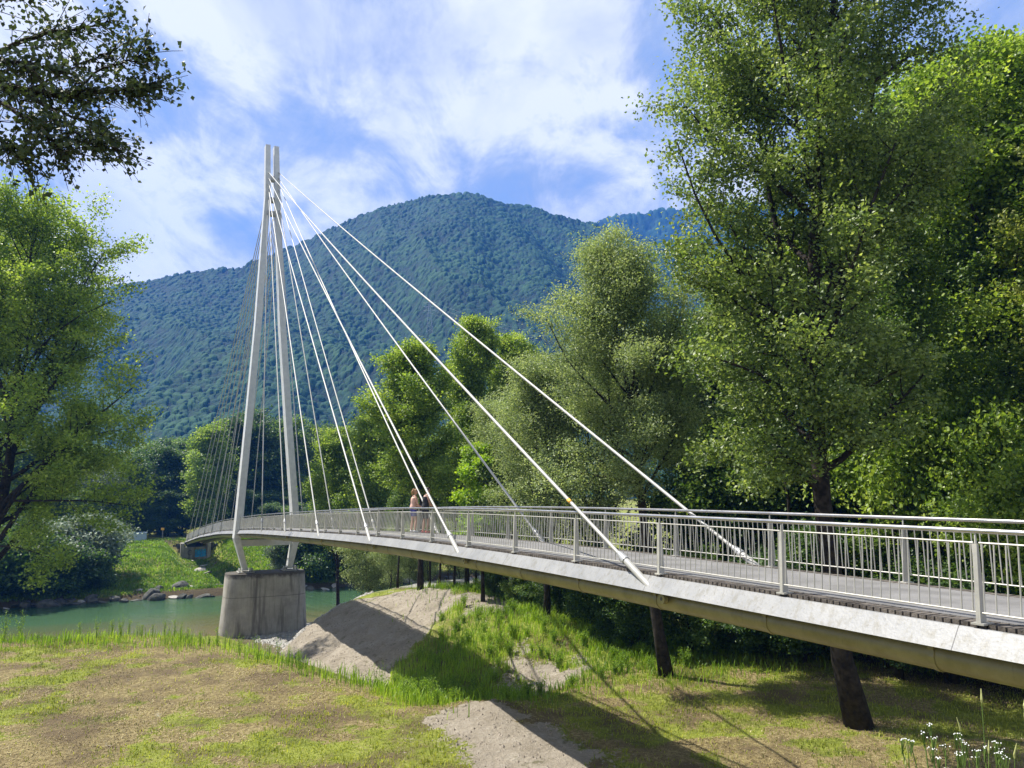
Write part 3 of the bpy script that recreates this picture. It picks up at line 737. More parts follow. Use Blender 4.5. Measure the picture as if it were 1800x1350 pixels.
# ---- overhanging branch top left: tree on the levee, trunk left of the frame
bx, by = -8.3, 6.5; base = (bx, by, hz(bx, by))
P_ = lambda u, v, dy=0: rel(base, u, v, 6.5+dy)
trunkO = [(0, 0, 0), (.1, 0, 2.5), (.2, .1, 5), (.3, .1, 7), (.3, .1, 9.5), (.3, 0, 11)]
limbsO = [([(.25, .1, 6.0), P_(-300, 130), P_(-120, 140), P_(20, 150), P_(110, 170), P_(200, 160), P_(265, 150)], .07),
          ([P_(-120, 140), P_(0, 90, .2), P_(70, 60, .3), P_(140, 50, .3), P_(195, 38, .3)], .03),
          ([P_(-60, 145), P_(20, 190, -.2), P_(80, 230, -.3), P_(110, 280, -.3)], .025),
          ([P_(0, 150), P_(90, 190, .2), P_(160, 220, .3), P_(200, 255, .3)], .02),
          ([P_(-200, 130), P_(-60, 20, -.2), P_(10, -30, -.3), P_(60, -60, -.3)], .03),
          ([P_(-150, 145), P_(-60, 210, -.3), P_(10, 250, -.4), P_(60, 285, -.4)], .02),
          ([P_(40, 155), P_(110, 210, -.2), P_(150, 250, -.2), P_(205, 262, -.2)], .012),
          ([P_(-100, 140), P_(-20, 100, -.4), P_(40, 110, -.5), P_(110, 130, -.5)], .02),
          ([P_(110, 170), P_(180, 120, -.1), P_(235, 105, -.1), P_(262, 96, -.1)], .012),
          ([P_(60, 155), P_(120, 120, .1), P_(170, 100, .1), P_(200, 92, .1)], .012)]
def over_tree():
    rs = np.random.default_rng(5)
    mb = MB(); tp = np.array(trunkO); mb.tube(tp-np.array([[0, 0, .25]]+[[0, 0, 0]]*(len(tp)-1)), np.linspace(.22, .05, len(tp)), 12)
    C = []
    rmax = 1.0
    for pts, r in limbsO:
        p = np.array(pts); q = np.linspace(0, len(p)-1, 16)
        p = np.stack([np.interp(q, range(len(p)), p[:, i]) for i in range(3)], 1); p += rs.normal(0, .012, p.shape)
        mb.tube(p, np.linspace(r, .005, 16), 6)
        L = np.linalg.norm(np.diff(p, axis=0), axis=1).sum()
        for s in range(int(L*32)):
            g = rs.uniform(.30, 1); i = g*15; i0 = int(min(i, 14)); b0 = p[i0]+(p[i0+1]-p[i0])*(i-i0)
            dl = p[i0+1]-p[i0]; dl /= np.linalg.norm(dl)
            d = dl*.9+rs.normal(0, .62, 3)+np.array([0, 0, -.12]); d /= np.linalg.norm(d)
            Lt = rs.uniform(.15, .62)*(1.25-.6*g)
            tw = np.array([b0+d*Lt*x+np.array([0, 0, -.05*x*x]) for x in (0, .35, .7, 1)])
            mb.tube(tw, [.005, .004, .003, .002], 4)
            for x in rs.uniform(.1, 1.05, int(4+Lt*24)):
                C.append(b0+d*Lt*x+rs.normal(0, .03, 3))
    # upper crown above the frame
    for k in range(190):
        a = rs.uniform(0, 6.28); r_ = rs.uniform(.3, 3.2); hh = rs.uniform(7.5, 12)
        c = np.array([math.cos(a)*r_*.9-.3, math.sin(a)*r_*.8, hh])
        if hh < 9 and c[0] > 1.5: continue
        mb.tube([np.array([.3, 0, hh-1.2]), (np.array([.3, 0, hh-1.2])+c)/2+np.array([0, 0, .1]), c], [.02, .012, .004], 4, cap=False)
        C += list(c+rs.normal(0, .25, (38, 3)))
    C = np.array(C)
    tm = mb.mesh('trunk', True); tm.materials.append(BARK)
    tone = np.clip(rs.normal(.4, .2, len(C)), 0, 1)
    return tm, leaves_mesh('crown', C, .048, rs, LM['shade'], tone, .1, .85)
plant('aspen_tree', over_tree(), bx, by, 'overhanging branch of a tree reaching in from the top left corner, leaves coloured dark like shade', 'tree', z=base[2])
# ------------------------------------------------------------------ materials of the bridge
def steel(name, c1, c2, rough, streak=(.25, .25, .25), metal=0, spec=.5, bump=.1):
    m, t = new_mat(name)
    n = t.noise(t.geo, 2.2, 5, .65); n2 = t.noise(t.mapping(t.geo, (9, 9, .8)), 2, 4, .6)
    c = t.ramp(n, [(.35, c1), (.65, c2)])
    c = t.mix(t.ramp(n2, [(.58, 0.0), (.78, .45)]), c, streak)
    principled(t, c, t.math('ADD', t.math('MULTIPLY', n, .2), rough-.1), metal, spec, t.bump(t.noise(t.geo, 14, 3), bump, .01))
    return m
WHITE = steel('white_paint', (.33, .325, .30), (.44, .43, .395), .45, (.45, .44, .40))
m, t = new_mat('weathered_fascia')
vo = t.add('ShaderNodeTexVoronoi', feature='F1'); t.put(vo.inputs['Vector'], t.geo); vo.inputs['Scale'].default_value = 9
dn = t.add('ShaderNodeVectorMath', operation='DOT_PRODUCT'); t.put(dn.inputs[0], t.geo); dn.inputs[1].default_value = (DX, DZ, 0)
fr = t.math('FRACT', t.math('DIVIDE', dn.outputs['Value'], 5.5))
seam = t.math('LESS_THAN', fr, .0022)
dst = t.noise(t.mapping(t.geo, (7, 7, .5)), 1.6, 5, .65); blot = t.noise(t.geo, 1.2, 5, .6); speck = t.noise(t.geo, 26, 2, .5)
c = t.ramp(blot, [(.3, (.19, .195, .20)), (.7, (.28, .28, .275))])
c = t.mix(.22, c, vo.outputs['Color']) if False else t.mix(t.math('MULTIPLY', vo.outputs['Distance'], .25), c, (.33, .33, .33))
c = t.mix(t.ramp(dst, [(.50, 0.0), (.66, .6)]), c, (.17, .16, .13))
c = t.mix(t.ramp(speck, [(.66, 0.0), (.72, .6)]), c, (.14, .13, .11))
c = t.mix(seam, c, (.07, .07, .07))
principled(t, c, t.math('ADD', t.math('MULTIPLY', blot, .2), .42), .1, .4, t.bump(t.math('ADD', blot, speck), .25, .01))
FASC = m
PYLW = steel('lightened_white_paint', (.52, .525, .51), (.64, .64, .615), .45, (.40, .39, .35))  # lighter copy of the white paint; evens out the cables' stronger sun in colour
WHITE2 = steel('galvanised_fascia', (.33, .335, .34), (.44, .44, .435), .35, (.42, .42, .42), .15)
RAILM = steel('galvanised_steel', (.38, .37, .33), (.54, .52, .46), .45, (.20, .18, .12), .2, .5, .15)
INOX = steel('brushed_steel', (.42, .40, .38), (.54, .52, .50), .28, (.4, .38, .35), .8)
OLIVE = steel('cream_green_paint', (.20, .175, .06), (.30, .265, .11), .4, (.10, .085, .035))
ASPH = noisy_mat('asphalt', (.14, .136, .13), (.205, .20, .195), 1.5, .85, 0, .3, .6, 90)
WOOD = noisy_mat('weathered_timber', (.05, .043, .036), (.16, .14, .12), 5, .85, 0, .2, .6, 40)
m, t = new_mat('stained_concrete')
st = t.noise(t.mapping(t.geo, (1.6, 1.6, .09)), 1.3, 5, .6, .3); n = t.noise(t.geo, .9, 6, .65); bd = t.noise(t.mapping(t.geo, (8, 8, .25)), 1.4, 3, .5); wl = t.noise(t.geo, 3.5, 5, .7)
c = t.ramp(n, [(.3, (.25, .235, .20)), (.55, (.36, .34, .29)), (.72, (.43, .40, .34))])
c = t.mix(t.ramp(st, [(.52, 0.0), (.60, .55), (.72, .9)]), c, (.095, .085, .068))
c = t.mix(t.ramp(bd, [(.5, 0.0), (.7, .35)]), c, (.22, .20, .17))
sz = t.add('ShaderNodeSeparateXYZ'); t.put(sz.inputs[0], t.geo)
joint = t.math('LESS_THAN', t.math('ABSOLUTE', t.math('ADD', sz.outputs[2], 9.05)), .02)
c = t.mix(t.math('MULTIPLY', joint, .7), c, (.08, .07, .06))
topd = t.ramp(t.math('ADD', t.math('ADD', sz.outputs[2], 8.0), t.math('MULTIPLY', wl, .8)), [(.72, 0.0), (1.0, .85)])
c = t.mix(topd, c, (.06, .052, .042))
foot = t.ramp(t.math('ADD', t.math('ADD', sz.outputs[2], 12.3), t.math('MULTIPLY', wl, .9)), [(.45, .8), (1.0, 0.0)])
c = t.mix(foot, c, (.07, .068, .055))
principled(t, c, .85, 0, .25, t.bump(t.math('ADD', t.math('MULTIPLY', bd, .6), t.noise(t.geo, 12, 4)), .5, .03))
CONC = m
ORANGE = noisy_mat('orange_tape', (.75, .38, .04), (.8, .45, .06), 5, .5)
DARKP = noisy_mat('hole_dark', (.03, .028, .025), (.07, .065, .06), 5, .6)

# ------------------------------------------------------------------ footbridge
c0 = BP(25.35, W/2, -1)
bridge = empty('footbridge', (c0[0], c0[1], -12.1))
tag(bridge, 'white cable-stayed footbridge with leaning twin-legged pylon on a stained concrete pier in the river', 'bridge')
def sweep(name, prof_, k0, k1, dk, mat, closed=True, parent=bridge, smooth=False):
    ks = np.arange(k0, k1+1e-6, dk); n = len(prof_); V = []
    for k in ks:
        for off, z in prof_: V.append(BP(k, off, z))
    i = np.arange(len(ks)-1)[:, None]*n; j = np.arange(n if closed else n-1)[None, :]; j2 = (j+1) % n
    Q = np.stack([i+j, i+n+j, i+n+j2, i+j2], -1).reshape(-1, 4)
    mb = MB(); mb.add(V, Q)
    if closed:
        mb.Q.append(np.zeros((0, 4), int))
    o = mb.build(name, mat, parent, smooth)
    if closed:
        bm = bmesh.new(); bm.from_mesh(o.data)
        bm.verts.ensure_lookup_table()
        for s_ in (0, (len(ks)-1)*n):
            try: bm.faces.new([bm.verts[s_+q] for q in range(n)])
            except Exception: pass
        bmesh.ops.recalc_face_normals(bm, faces=bm.faces); bm.to_mesh(o.data); bm.free()
    return o
def circ(off, z, r, n=12): return [(off+r*math.cos(a), z+r*math.sin(a)) for a in np.arange(n)*2*math.pi/n]
KA, KB = -7.0, 47.3
sweep('deck', [(.30, -1.06), (.30, -.985), (W/2, -.965), (W-.30, -.985), (W-.30, -1.06)], KA, KB, .25, ASPH)
sweep('deck_plate', [(.02, -1.10), (.02, -1.064), (W-.02, -1.064), (W-.02, -1.10)], KA, KB, .25, OLIVE)
for sgn in (0, 1):
    f_ = (lambda o_: o_) if sgn == 0 else (lambda o_: W-o_)
    mb = MB(); k = KA
    while k < KB-.05:
        d = .036 if k < 24 else .2
        a = BP(k, f_(.045), -1.058); b = BP(k+d*.76, f_(.045), -1.058); c_ = BP(k+d*.76, f_(.295), -1.058); e_ = BP(k, f_(.295), -1.058)
        up_ = np.array([0, 0, .066+.006*random.random()])
        mb.hexa([a, b, c_, e_, a+up_, b+up_, c_+up_, e_+up_]) if sgn == 0 else mb.hexa([e_, c_, b, a, e_+up_, c_+up_, b+up_, a+up_])
        k += d
    mb.build('timber_edge', WOOD, bridge)
    o = sweep('fascia', [(f_(.0), -1.03), (f_(.012), -1.045), (f_(-.15), -1.285), (f_(-.175), -1.275), (f_(-.02), -1.035)], KA, KB, .25, FASC)
    o = sweep('girder_tube', circ(f_(.20), -1.43, .17, 14), KA, KB, .25, OLIVE, smooth=True)
    for i_ in range(34):
        kc = -5.6+i_*.92
        mb = MB(); mb.tube([BP(kc-.012, f_(.20), -1.43), BP(kc+.012, f_(.20), -1.43)], .182, 14)
        mb.box(BP(kc, f_(.03), -1.335), .07, .03, .05, D3, N3); mb.build('tube_clamp', DARKP if False else OLIVE, bridge)
    o = sweep('edge_beam', [(f_(.06), -1.23), (f_(.06), -1.10), (f_(.2), -1.10), (f_(.2), -1.23)], KA, KB, .5, OLIVE)
k = -6.5
while k < KB:
    mb = MB()
    mb.hexa([BP(k, .2, -1.3), BP(k+.05, .2, -1.3), BP(k+.05, W-.2, -1.3), BP(k, W-.2, -1.3), BP(k, .2, -1.10), BP(k+.05, .2, -1.10), BP(k+.05, W-.2, -1.10), BP(k, W-.2, -1.10)])
    mb.build('cross_rib', OLIVE, bridge)
    k += 1.0
# small lifting eyes on the tubes
KP0 = 3.385
npost = 0
for sgn in (0, 1):
    s_ = 1 if sgn == 0 else -1
    f_ = (lambda o_: o_) if sgn == 0 else (lambda o_: W-o_)
    sweep('handrail', circ(f_(.045), -.024, .028, 10), KA, KB, .2, INOX, smooth=True)
    for i in range(-6, 44):
        k = KP0+i
        if k > KB-.1 or k < KA: continue
        rich = -4 <= i <= 14
        mb = MB()
        e = .010/S
        def pl(k_, o1, o2, z1, z2, o3, o4, th):
            a = [BP(k_-th/2/S, f_(o1), z1), BP(k_+th/2/S, f_(o1), z1), BP(k_+th/2/S, f_(o2), z1), BP(k_-th/2/S, f_(o2), z1),
                 BP(k_-th/2/S, f_(o3), z2), BP(k_+th/2/S, f_(o3), z2), BP(k_+th/2/S, f_(o4), z2), BP(k_-th/2/S, f_(o4), z2)]
            if sgn: a = [a[i_] for i_ in (1, 0, 3, 2, 5, 4, 7, 6)]
            mb.hexa(a)
        pl(k, .006, .125, -.975, -.16, .030, .078, .014)       # tapered web
        pl(k, -.006, .005, -.975, -.16, .018, .029, .05)        # outer flange
        pl(k, .030, .060, -.158, -.05, .036, .054, .012)        # neck
        o = mb.build('railing_post', RAILM, bridge)
        if rich or i % 1 == 0:
            mb2 = MB()
            a = [BP(k-.07/S, f_(-.03), -.998), BP(k+.07/S, f_(-.03), -.998), BP(k+.07/S, f_(.15), -.998), BP(k-.07/S, f_(.15), -.998)]
            b = [p+np.array([0, 0, .02]) for p in a]
            mb2.hexa(a+b if not sgn else [a[1], a[0], a[3], a[2], b[1], b[0], b[3], b[2]])
            mb2.build('base_plate', RAILM, o)
        # panel between this post and the next
        if k+1 < KB:
            mb = MB()
            k0, k1 = k+.012, k+1-.012
            for off, z, r in ((.052, -.150, .011), (.018, -.872, .011)):
                mb.tube([BP(q, f_(off), z) for q in np.linspace(k0, k1, 4)], r, 6)
            sides = 6 if i < 8 else 4
            for b_ in range(22):
                kb = k+(b_+.5)/22
                mb.tube([BP(kb, f_(.018), -.872), BP(kb, f_(.052), -.150)], .0078, sides, cap=False)
            mb.build('railing_panel', RAILM, bridge)

# ---- pylon
AP = float(ab(*BP(25.35, 0)[:2])[0])
def onplane(u, v, a):
    r = ray(u, v); return r*(a/(r[0]*DX+r[1]*DZ))
def leg(pts, name='pylon_leg', mat=PYLW):
    """pts: (u,v,width across, depth along) of the camera-side face centre"""
    mb = MB(); secs = []
    for u, v, wd, dp in pts:
        p = onplane(u, v, AP-dp/2)
        secs.append([p-N3*wd/2, p+N3*wd/2, p+N3*wd/2+D3*dp, p-N3*wd/2+D3*dp])
    V = np.array(secs).reshape(-1, 3); n = len(secs)
    Q = [[0, 1, 2, 3], [4*n-1, 4*n-2, 4*n-3, 4*n-4]]
    for i in range(n-1):
        for j in range(4):
            j2 = (j+1) % 4; Q.append([4*i+j, 4*i+4+j, 4*i+4+j2, 4*i+j2])
    mb.add(V, Q)
    o = mb.build(name, mat, bridge)
    bm = bmesh.new(); bm.from_mesh(o.data); bmesh.ops.recalc_face_normals(bm, faces=bm.faces); bm.to_mesh(o.data); bm.free()
    return o, secs
def depthL(v): return np.interp(v, [254, 930, 1003], [.75, 1.35, .95])
def widL(v): return np.interp(v, [254, 345, 570, 948, 1003], [.40, .44, .50, .52, .40])
nearL = [(471.5, 254), (471.2, 345), (466.8, 400), (454.5, 570), (437.5, 750), (420.5, 923), (417.5, 947)]
farL = [(486.5, 257), (488.2, 345), (490.5, 400), (497.5, 570), (509, 750), (519.5, 892), (521.5, 947)]
leg([(u, v, widL(v), depthL(v)) for u, v in nearL]); leg([(u, v, widL(v), depthL(v)) for u, v in farL])
leg([(417.5, 947.4, .50, 1.30), (431.5, 1003, .40, .80)], 'pylon_foot'); leg([(521.5, 947.4, .50, 1.30), (509.5, 999, .40, .80)], 'pylon_foot')
def xbeam(u1, u2, v, h, dp, nm='cross_beam', mat=PYLW):
    a = onplane(u1, v, AP-dp/2); b = onplane(u2, v, AP-dp/2); b[2] = a[2]
    mb = MB(); up_ = np.array([0, 0, h/2]); d_ = D3*dp
    mb.hexa([a-up_, b-up_, b-up_+d_, a-up_+d_, a+up_, b+up_, b+up_+d_, a+up_+d_]); return mb.build(nm, mat, bridge)
xbeam(423, 516, 955, .50, .8)
for v in (313, 350, 374): xbeam(475.5, 485.5, v, .38, .5, 'upper_strut', RAILM)
# base plates with stiffeners on the pier head
for u, v in ((431.5, 1004.5), (509.5, 1000.5)):
    p = onplane(u, v, AP); p[2] = -7.25
    mb = MB(); mb.box(p+np.array([0, 0, .04]), 1.25, 1.3, .07, N3, D3)
    for s_ in (-.48, -.3, .3, .48):
        mb.box(p+N3*s_+np.array([0, 0, .20]), .03, .9, .24, N3, D3)
    for sx in (-.52, .52):
        for sy in (-.5, -.17, .17, .5): mb.tube([p+N3*sx+D3*sy+np.array([0, 0, .07]), p+N3*sx+D3*sy+np.array([0, 0, .16])], .035, 6)
    mb.build('foot_plate', WHITE, bridge)
# pier
pt = onplane(466.5, 1008, AP); pc = pt.copy()
def pier_ring(hl, ht, z, n=48):
    r = []
    for a in np.arange(n)*2*math.pi/n:
        ca, sa = math.cos(a), math.sin(a); e_ = 2/3.4
        r.append(pc*np.array([1, 1, 0])+N3*hl*math.copysign(abs(ca)**e_, ca)+D3*ht*math.copysign(abs(sa)**e_, sa)+np.array([0, 0, z]))
    return r
mb = MB(); rings = [(3.42, 1.75, -13.2), (3.36, 1.68, -12.1), (3.2, 1.5, -9.7), (3.06, 1.36, -7.34), (3.03, 1.33, -7.27), (2.9, 1.2, -7.27)]
V = []; n = 48
for r_ in rings: V += pier_ring(*r_)
Q = []
for i in range(len(rings)-1):
    for j in range(n): Q.append([i*n+j, i*n+(j+1) % n, (i+1)*n+(j+1) % n, (i+1)*n+j])
V.append(pc*np.array([1, 1, 0])+np.array([0, 0, -7.27])); T = [[len(V)-1, (len(rings)-1)*n+j, (len(rings)-1)*n+(j+1) % n] for j in range(n)]
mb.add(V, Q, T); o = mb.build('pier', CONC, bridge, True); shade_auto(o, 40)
# ---- cables
vA = [306, 316, 326, 336, 348, 372]
vBk = [345, 356, 368, 380, 392, 404]
def cable(k, off, top, big, band=False):
    lo = BP(k, off, -1.17)
    d = top-lo; L = np.linalg.norm(d); d /= L
    sag = lambda s: np.array([0, 0, -.012*L*4*s*(1-s)*.25])
    r = .036
    mb = MB(); mb.tube([lo+d*L*s+sag(s) for s in np.concatenate([[.9/L], np.linspace(.03, .995, 14)])], r, 8, cap=False)
    o = mb.build('stay_cable', WHITE, bridge, True)
    mb = MB(); mb.tube([lo-d*.1, lo+d*.75], .062, 12); ob = mb.build('anchor_tube', WHITE, o, True); shade_auto(ob, 40)
    mb = MB(); mb.tube([lo+d*.72, lo+d*.76, lo+d*.86, lo+d*.98], [.078, .078, .066, .042], 12); ob = mb.build('collar', WHITE2, o, True); shade_auto(ob, 40)
    mb = MB(); mb.tube([top-d*.5, top-d*.05], .06, 8); mb.build('top_socket', WHITE, o, True)
    # eye plate below the fascia
    s_ = 1 if off < 1 else -1
    o_ = off+.10*s_
    mb = MB(); c_ = BP(k-.15, (-.05 if s_ > 0 else W+.05), -1.37)
    mb.tube([c_-N3*.04*s_, c_+N3*.04*s_], .085, 12); mb.build('eye_ring', OLIVE, o, False)
    mb = MB(); mb.tube([c_-N3*.045*s_, c_-N3*.041*s_], .03, 8); mb.build('eye_hole_disc', DARKP, o)  # dark disc stands in for the shaded hole of the ring
    if band:
        s1 = band
        mb = MB(); p1 = lo+d*L*s1+sag(s1); mb.tube([p1, p1+d*.14], .0385, 10); mb.build('orange_band', ORANGE, o, True)
for i in range(6):
    for side in (0, 1):
        off = -.065 if side == 0 else W+.065
        for back in (0, 1):
            k = 5.47+3.07*i if not back else 45.25-3.07*i
            uu = (471.3, 488) if vA[i] < 350 else (469, 489.5)
            v_ = vA[i] if not back else vBk[i]
            dp = .4 if not back else -.4
            top = onplane(uu[side], v_, AP)-D3*dp
            band = .048*1.0 if (i == 0 and side == 0 and not back) else False
            cable(k, off, top, not back, band)
# ---- abutment on the far bank and the near end
def boxk(k0, k1, o1, o2, z1, z2, name, mat, par=bridge):
    mb = MB(); P = [BP(k0, o1), BP(k1, o1), BP(k1, o2), BP(k0, o2)]
    lo = [np.array([p[0], p[1], z1]) for p in P]; hi = [np.array([p[0], p[1], z2]) for p in P]
    mb.hexa(lo+hi); return mb.build(name, mat, par)
ze = zr(47.3)-1.12
ab_o = boxk(46.2, 47.6, -.25, W+.25, -12, ze-.55, 'abutment', CONC)
boxk(46.1, 47.7, -.75, -.27, -11.6, ze+.02, 'abutment_pillar', CONC); boxk(46.1, 47.7, W+.27, W+.75, -11.6, ze+.02, 'abutment_pillar', CONC)
boxk(-8.2, -7.05, -.4, W+.4, -3.2, zr(-7)-1.12, 'abutment', CONC)
# graffiti letters painted on the abutment face (near side faces the camera)
BLUEP = noisy_mat('blue_spray_paint', (.02, .22, .55), (.05, .42, .8), 3, .6); BLACKP = noisy_mat('black_spray_paint', (.012, .012, .012), (.03, .03, .03), 3, .6)
face_k = 46.2
def gp(s, z): # point on the face; s across 0..W, z metres above its foot
    p = BP(face_k-.004, s); return np.array([p[0], p[1], z])
zt = ze-.6
def stroke(mb, pts, w_):
    pts = [np.array(p, float) for p in pts]
    for a, b in zip(pts[:-1], pts[1:]):
        d = (b-a)/np.linalg.norm(b-a); nrm = np.array([-d[1], d[0]])*w_/2; a2 = a-d*w_*.3; b2 = b+d*w_*.3
        q = [a2-nrm, b2-nrm, b2+nrm, a2+nrm]
        mb.add([gp(x_[0], x_[1])-D3*random.uniform(.004, .03) for x_ in q][:4], [[0, 1, 2, 3]])
mb = MB()
def letters(mb, x0, x1, z0, z1, w_, seed):
    rs = random.Random(seed); n_ = 6
    shapes = [[(0, 0), (.1, 1), (.9, .9), (.8, .5), (.1, .5), (.9, .4), (.9, 0), (0, 0)], [(.1, 1), (.1, 0), (.9, .05), (.95, .9)], [(0, 0), (.5, 1), (1, 0), (.7, .4), (.2, .4)],
              [(.95, .9), (.3, 1), (0, .5), (.3, 0), (.95, .1)], [(0, 1), (.25, 0), (.5, .8), (.75, 0), (1, 1)], [(.1, 0), (.1, 1), (.9, .6), (.2, .5), (.9, 0)]]
    dx_ = (x1-x0)/n_
    for i in range(n_):
        for j in (0, 1):
            stroke(mb, [(x0+dx_*(i+.1+p[0]*.85), z0+(z1-z0)*p[1]+.05*rs.uniform(-1, 1)) for p in shapes[(i+j*3) % 6]], w_)
letters(mb, 1.25, 2.75, zt-1.35, zt-.35, .10, 3)
mb.build('blue_graffiti', BLUEP, ab_o)
mb = MB(); stroke(mb, [(.55+.28*math.cos(a), zt-.75+.33*math.sin(a)) for a in np.linspace(.6, 5.6, 12)], .07); stroke(mb, [(.85, zt-.8), (.62, zt-.8)], .06)
mb.build('black_graffiti', BLACKP, ab_o)

# stepped retaining walls either side of the far end
STONE = noisy_mat('dark_stone', (.03, .032, .028), (.11, .11, .095), 2.5, .9, 0, .3, .8, 8)
for sgn, lb in ((-1, 'dark stepped retaining wall left of the far bridge end'), (1, 'dark stepped retaining wall right of the far bridge end')):
    mb = MB(); o0 = -.8 if sgn < 0 else W+.8
    for j in range(9):
        a1 = o0+sgn*j*.55; a2 = o0+sgn*(j*.55+.54)
        P = [BP(46.6, a1), BP(46.75, a1), BP(46.75, a2), BP(46.6, a2)]
        if sgn < 0: P = [P[3], P[2], P[1], P[0]]
        zt_ = ze-.1-j*.2
        mb.hexa([np.array([p[0], p[1], -11.2]) for p in P]+[np.array([p[0], p[1], zt_]) for p in P])
        mb.tube([BP(46.6, (a1+a2)/2)*np.array([1, 1, 0])+np.array([0, 0, -11.2]), BP(46.6, (a1+a2)/2)*np.array([1, 1, 0])+np.array([0, 0, zt_+.05])], .14, 6)
    o = mb.build('retaining_wall', STONE, None, origin=tuple(BP(46.7, o0)*np.array([1, 1, 0])+np.array([0, 0, -10.5])))
    tag(o, lb, 'wall')

# ------------------------------------------------------------------ rocks
def rock(x, y, s, seed, label, group=None, mat=STONE, slab=False, z=None):
    rs = np.random.default_rng(seed)
    bm = bmesh.new(); bmesh.ops.create_icosphere(bm, subdivisions=3, radius=1)
    planes = [(Vector(rs.normal(size=3)).normalized(), rs.uniform(.55, .85)) for _ in range(9)]
    sc_ = Vector((s*rs.uniform(.9, 1.4), s*rs.uniform(.7, 1.1), s*(.22 if slab else rs.uniform(.5, .8))))
    for v in bm.verts:
        for n_, d_ in planes:
            q = v.co.dot(n_)
            if q > d_: v.co -= n_*(q-d_)
        v.co *= 1+.06*mnoise.noise(v.co*2+Vector((seed, 0, 0)))
        v.co = Vector((v.co.x*sc_.x, v.co.y*sc_.y, v.co.z*sc_.z))
    rot = Vector((rs.normal(0, .25), rs.normal(0, .25), rs.uniform(0, 6.28)))
    me = bpy.data.meshes.new('rock'); bm.to_mesh(me); bm.free(); me.materials.append(mat)
    o = bpy.data.objects.new('rock', me); COL.objects.link(o); o.location = (x, y, (hz(x, y) if z is None else z)+sc_.z*.35); o.rotation_euler = rot
    tag(o, label, 'rock', group); return o
PALE = noisy_mat('pale_stone', (.22, .21, .19), (.42, .40, .36), 2.5, .85, 0, .3, .6, 12)
GR = 'boulders at the far waterline'
rk = [(285, 83, 1.1, 'dark tilted boulder leaning on its neighbour at the far waterline', STONE, 0), (318, 84.5, 1.3, 'biggest dark boulder under the grass slope', STONE, 0), (352, 86, 1.3, 'flat pale slab lying at the water right of the boulders', PALE, 1),
      (262, 82.5, .8, 'small pale rock left of the tilted boulder', PALE, 0), (240, 82, 1.0, 'dark rock under the overhanging grass', STONE, 0), (215, 81, .9, 'grey rock in the shallow water left of the boulders', PALE, 1),
      (180, 79.5, .8, 'low rock below the silvery bush', STONE, 0), (140, 78.5, .7, 'small rock in the dark reflection of the bush', STONE, 0), (385, 87.5, .9, 'dark rock just left of the pier', STONE, 0),
      (560, 95, 1.1, 'rock at the far waterline right of the pier', PALE, 0), (590, 96, .9, 'pale rock below the dark bush right of the pier', PALE, 0), (615, 97.5, .8, 'last rock before the saplings hide the bank', STONE, 0),
      (90, 77.5, .6, 'small rock at the far left waterline', PALE, 0)]
for i, (u, Y, s, lb, mt, sl_) in enumerate(rk): rock(X_of(u, Y), Y, s, 100+i, lb, GR, mt, bool(sl_), z=WATER)
_r = random.Random(4)
for i in range(46):
    u = -10+i*19+_r.uniform(-8, 8)
    if 395 < u < 535: continue
    Y = Yof(u, 88.2+_r.uniform(-.6, 1.1)); rock(X_of(u, Y), Y, _r.uniform(.35, .95), 300+i, 'grey stone in the broken line along the far waterline', 'stones along the far waterline', PALE if _r.random() < .3 else STONE, _r.random() < .3, z=WATER)
for i, (u, Y, s) in enumerate([(350, 113, .7), (362, 109, .8), (356, 105, 1.0), (366, 101, .8), (345, 116, .7), (372, 97, .7)]):
    rock(X_of(u, Y), Y, s, 140+i, ['pale stone block right below the graffiti wall', 'second block down the stone gully', 'large rounded block halfway down the stone gully', 'block below the large rounded one in the gully',
         'topmost block at the abutment foot', 'lowest block of the stone gully near the river'][i], 'blocks in the gully below the far bridge end', PALE, True)
for i, (u, Y, s) in enumerate([(550, 58, .5), (532, 57, .4), (566, 59, .45), (520, 56, .35), (585, 60, .4)]):
    rock(X_of(u, Y), Y, s, 160+i, ['grey boulder at the right foot of the pier', 'small boulder tucked against the pier', 'boulder on the gravel between pier and mound', 'smallest boulder in front of the pier', 'boulder nearest the mound'][i], 'boulders at the pier foot', PALE)
# pebbles
def scatter_prisms(name, n, fa, fb, size, mat, label, seed):
    rs = np.random.default_rng(seed); A = rs.uniform(*fa, n); B = rs.uniform(*fb, n)
    x = A*DX+B*DZ; y = A*DZ-B*DX; z = H(x, y); s = size*rs.uniform(.3, 1.2, n)**1.5
    base = np.array([(1, 0, 0), (0, 1, 0), (-1, 0, 0), (0, -1, 0), (0, 0, .7)]); 
    V = base[None]*s[:, None, None]*rs.uniform(.6, 1.3, (n, 5, 3)); V += np.stack([x, y, z], -1)[:, None]
    i = np.arange(n)[:, None]*5; T = np.stack([i+0*i, i+1, i+4], -1)
    F_ = np.concatenate([np.stack([i+a_, i+b_, i+4], -1) for a_, b_ in ((0, 1), (1, 2), (2, 3), (3, 0))], 1).reshape(-1, 3)
    me = np_mesh(name, V.reshape(-1, 3), F_); me.materials.append(mat); o = bpy.data.objects.new(name, me); COL.objects.link(o)
    tag(o, label, 'pebbles', kind='stuff')
scatter_prisms('pebbles', 16000, (47, 67), (-25, 14), .16, PALE, 'pale gravel and cobbles on the river beach', 5)

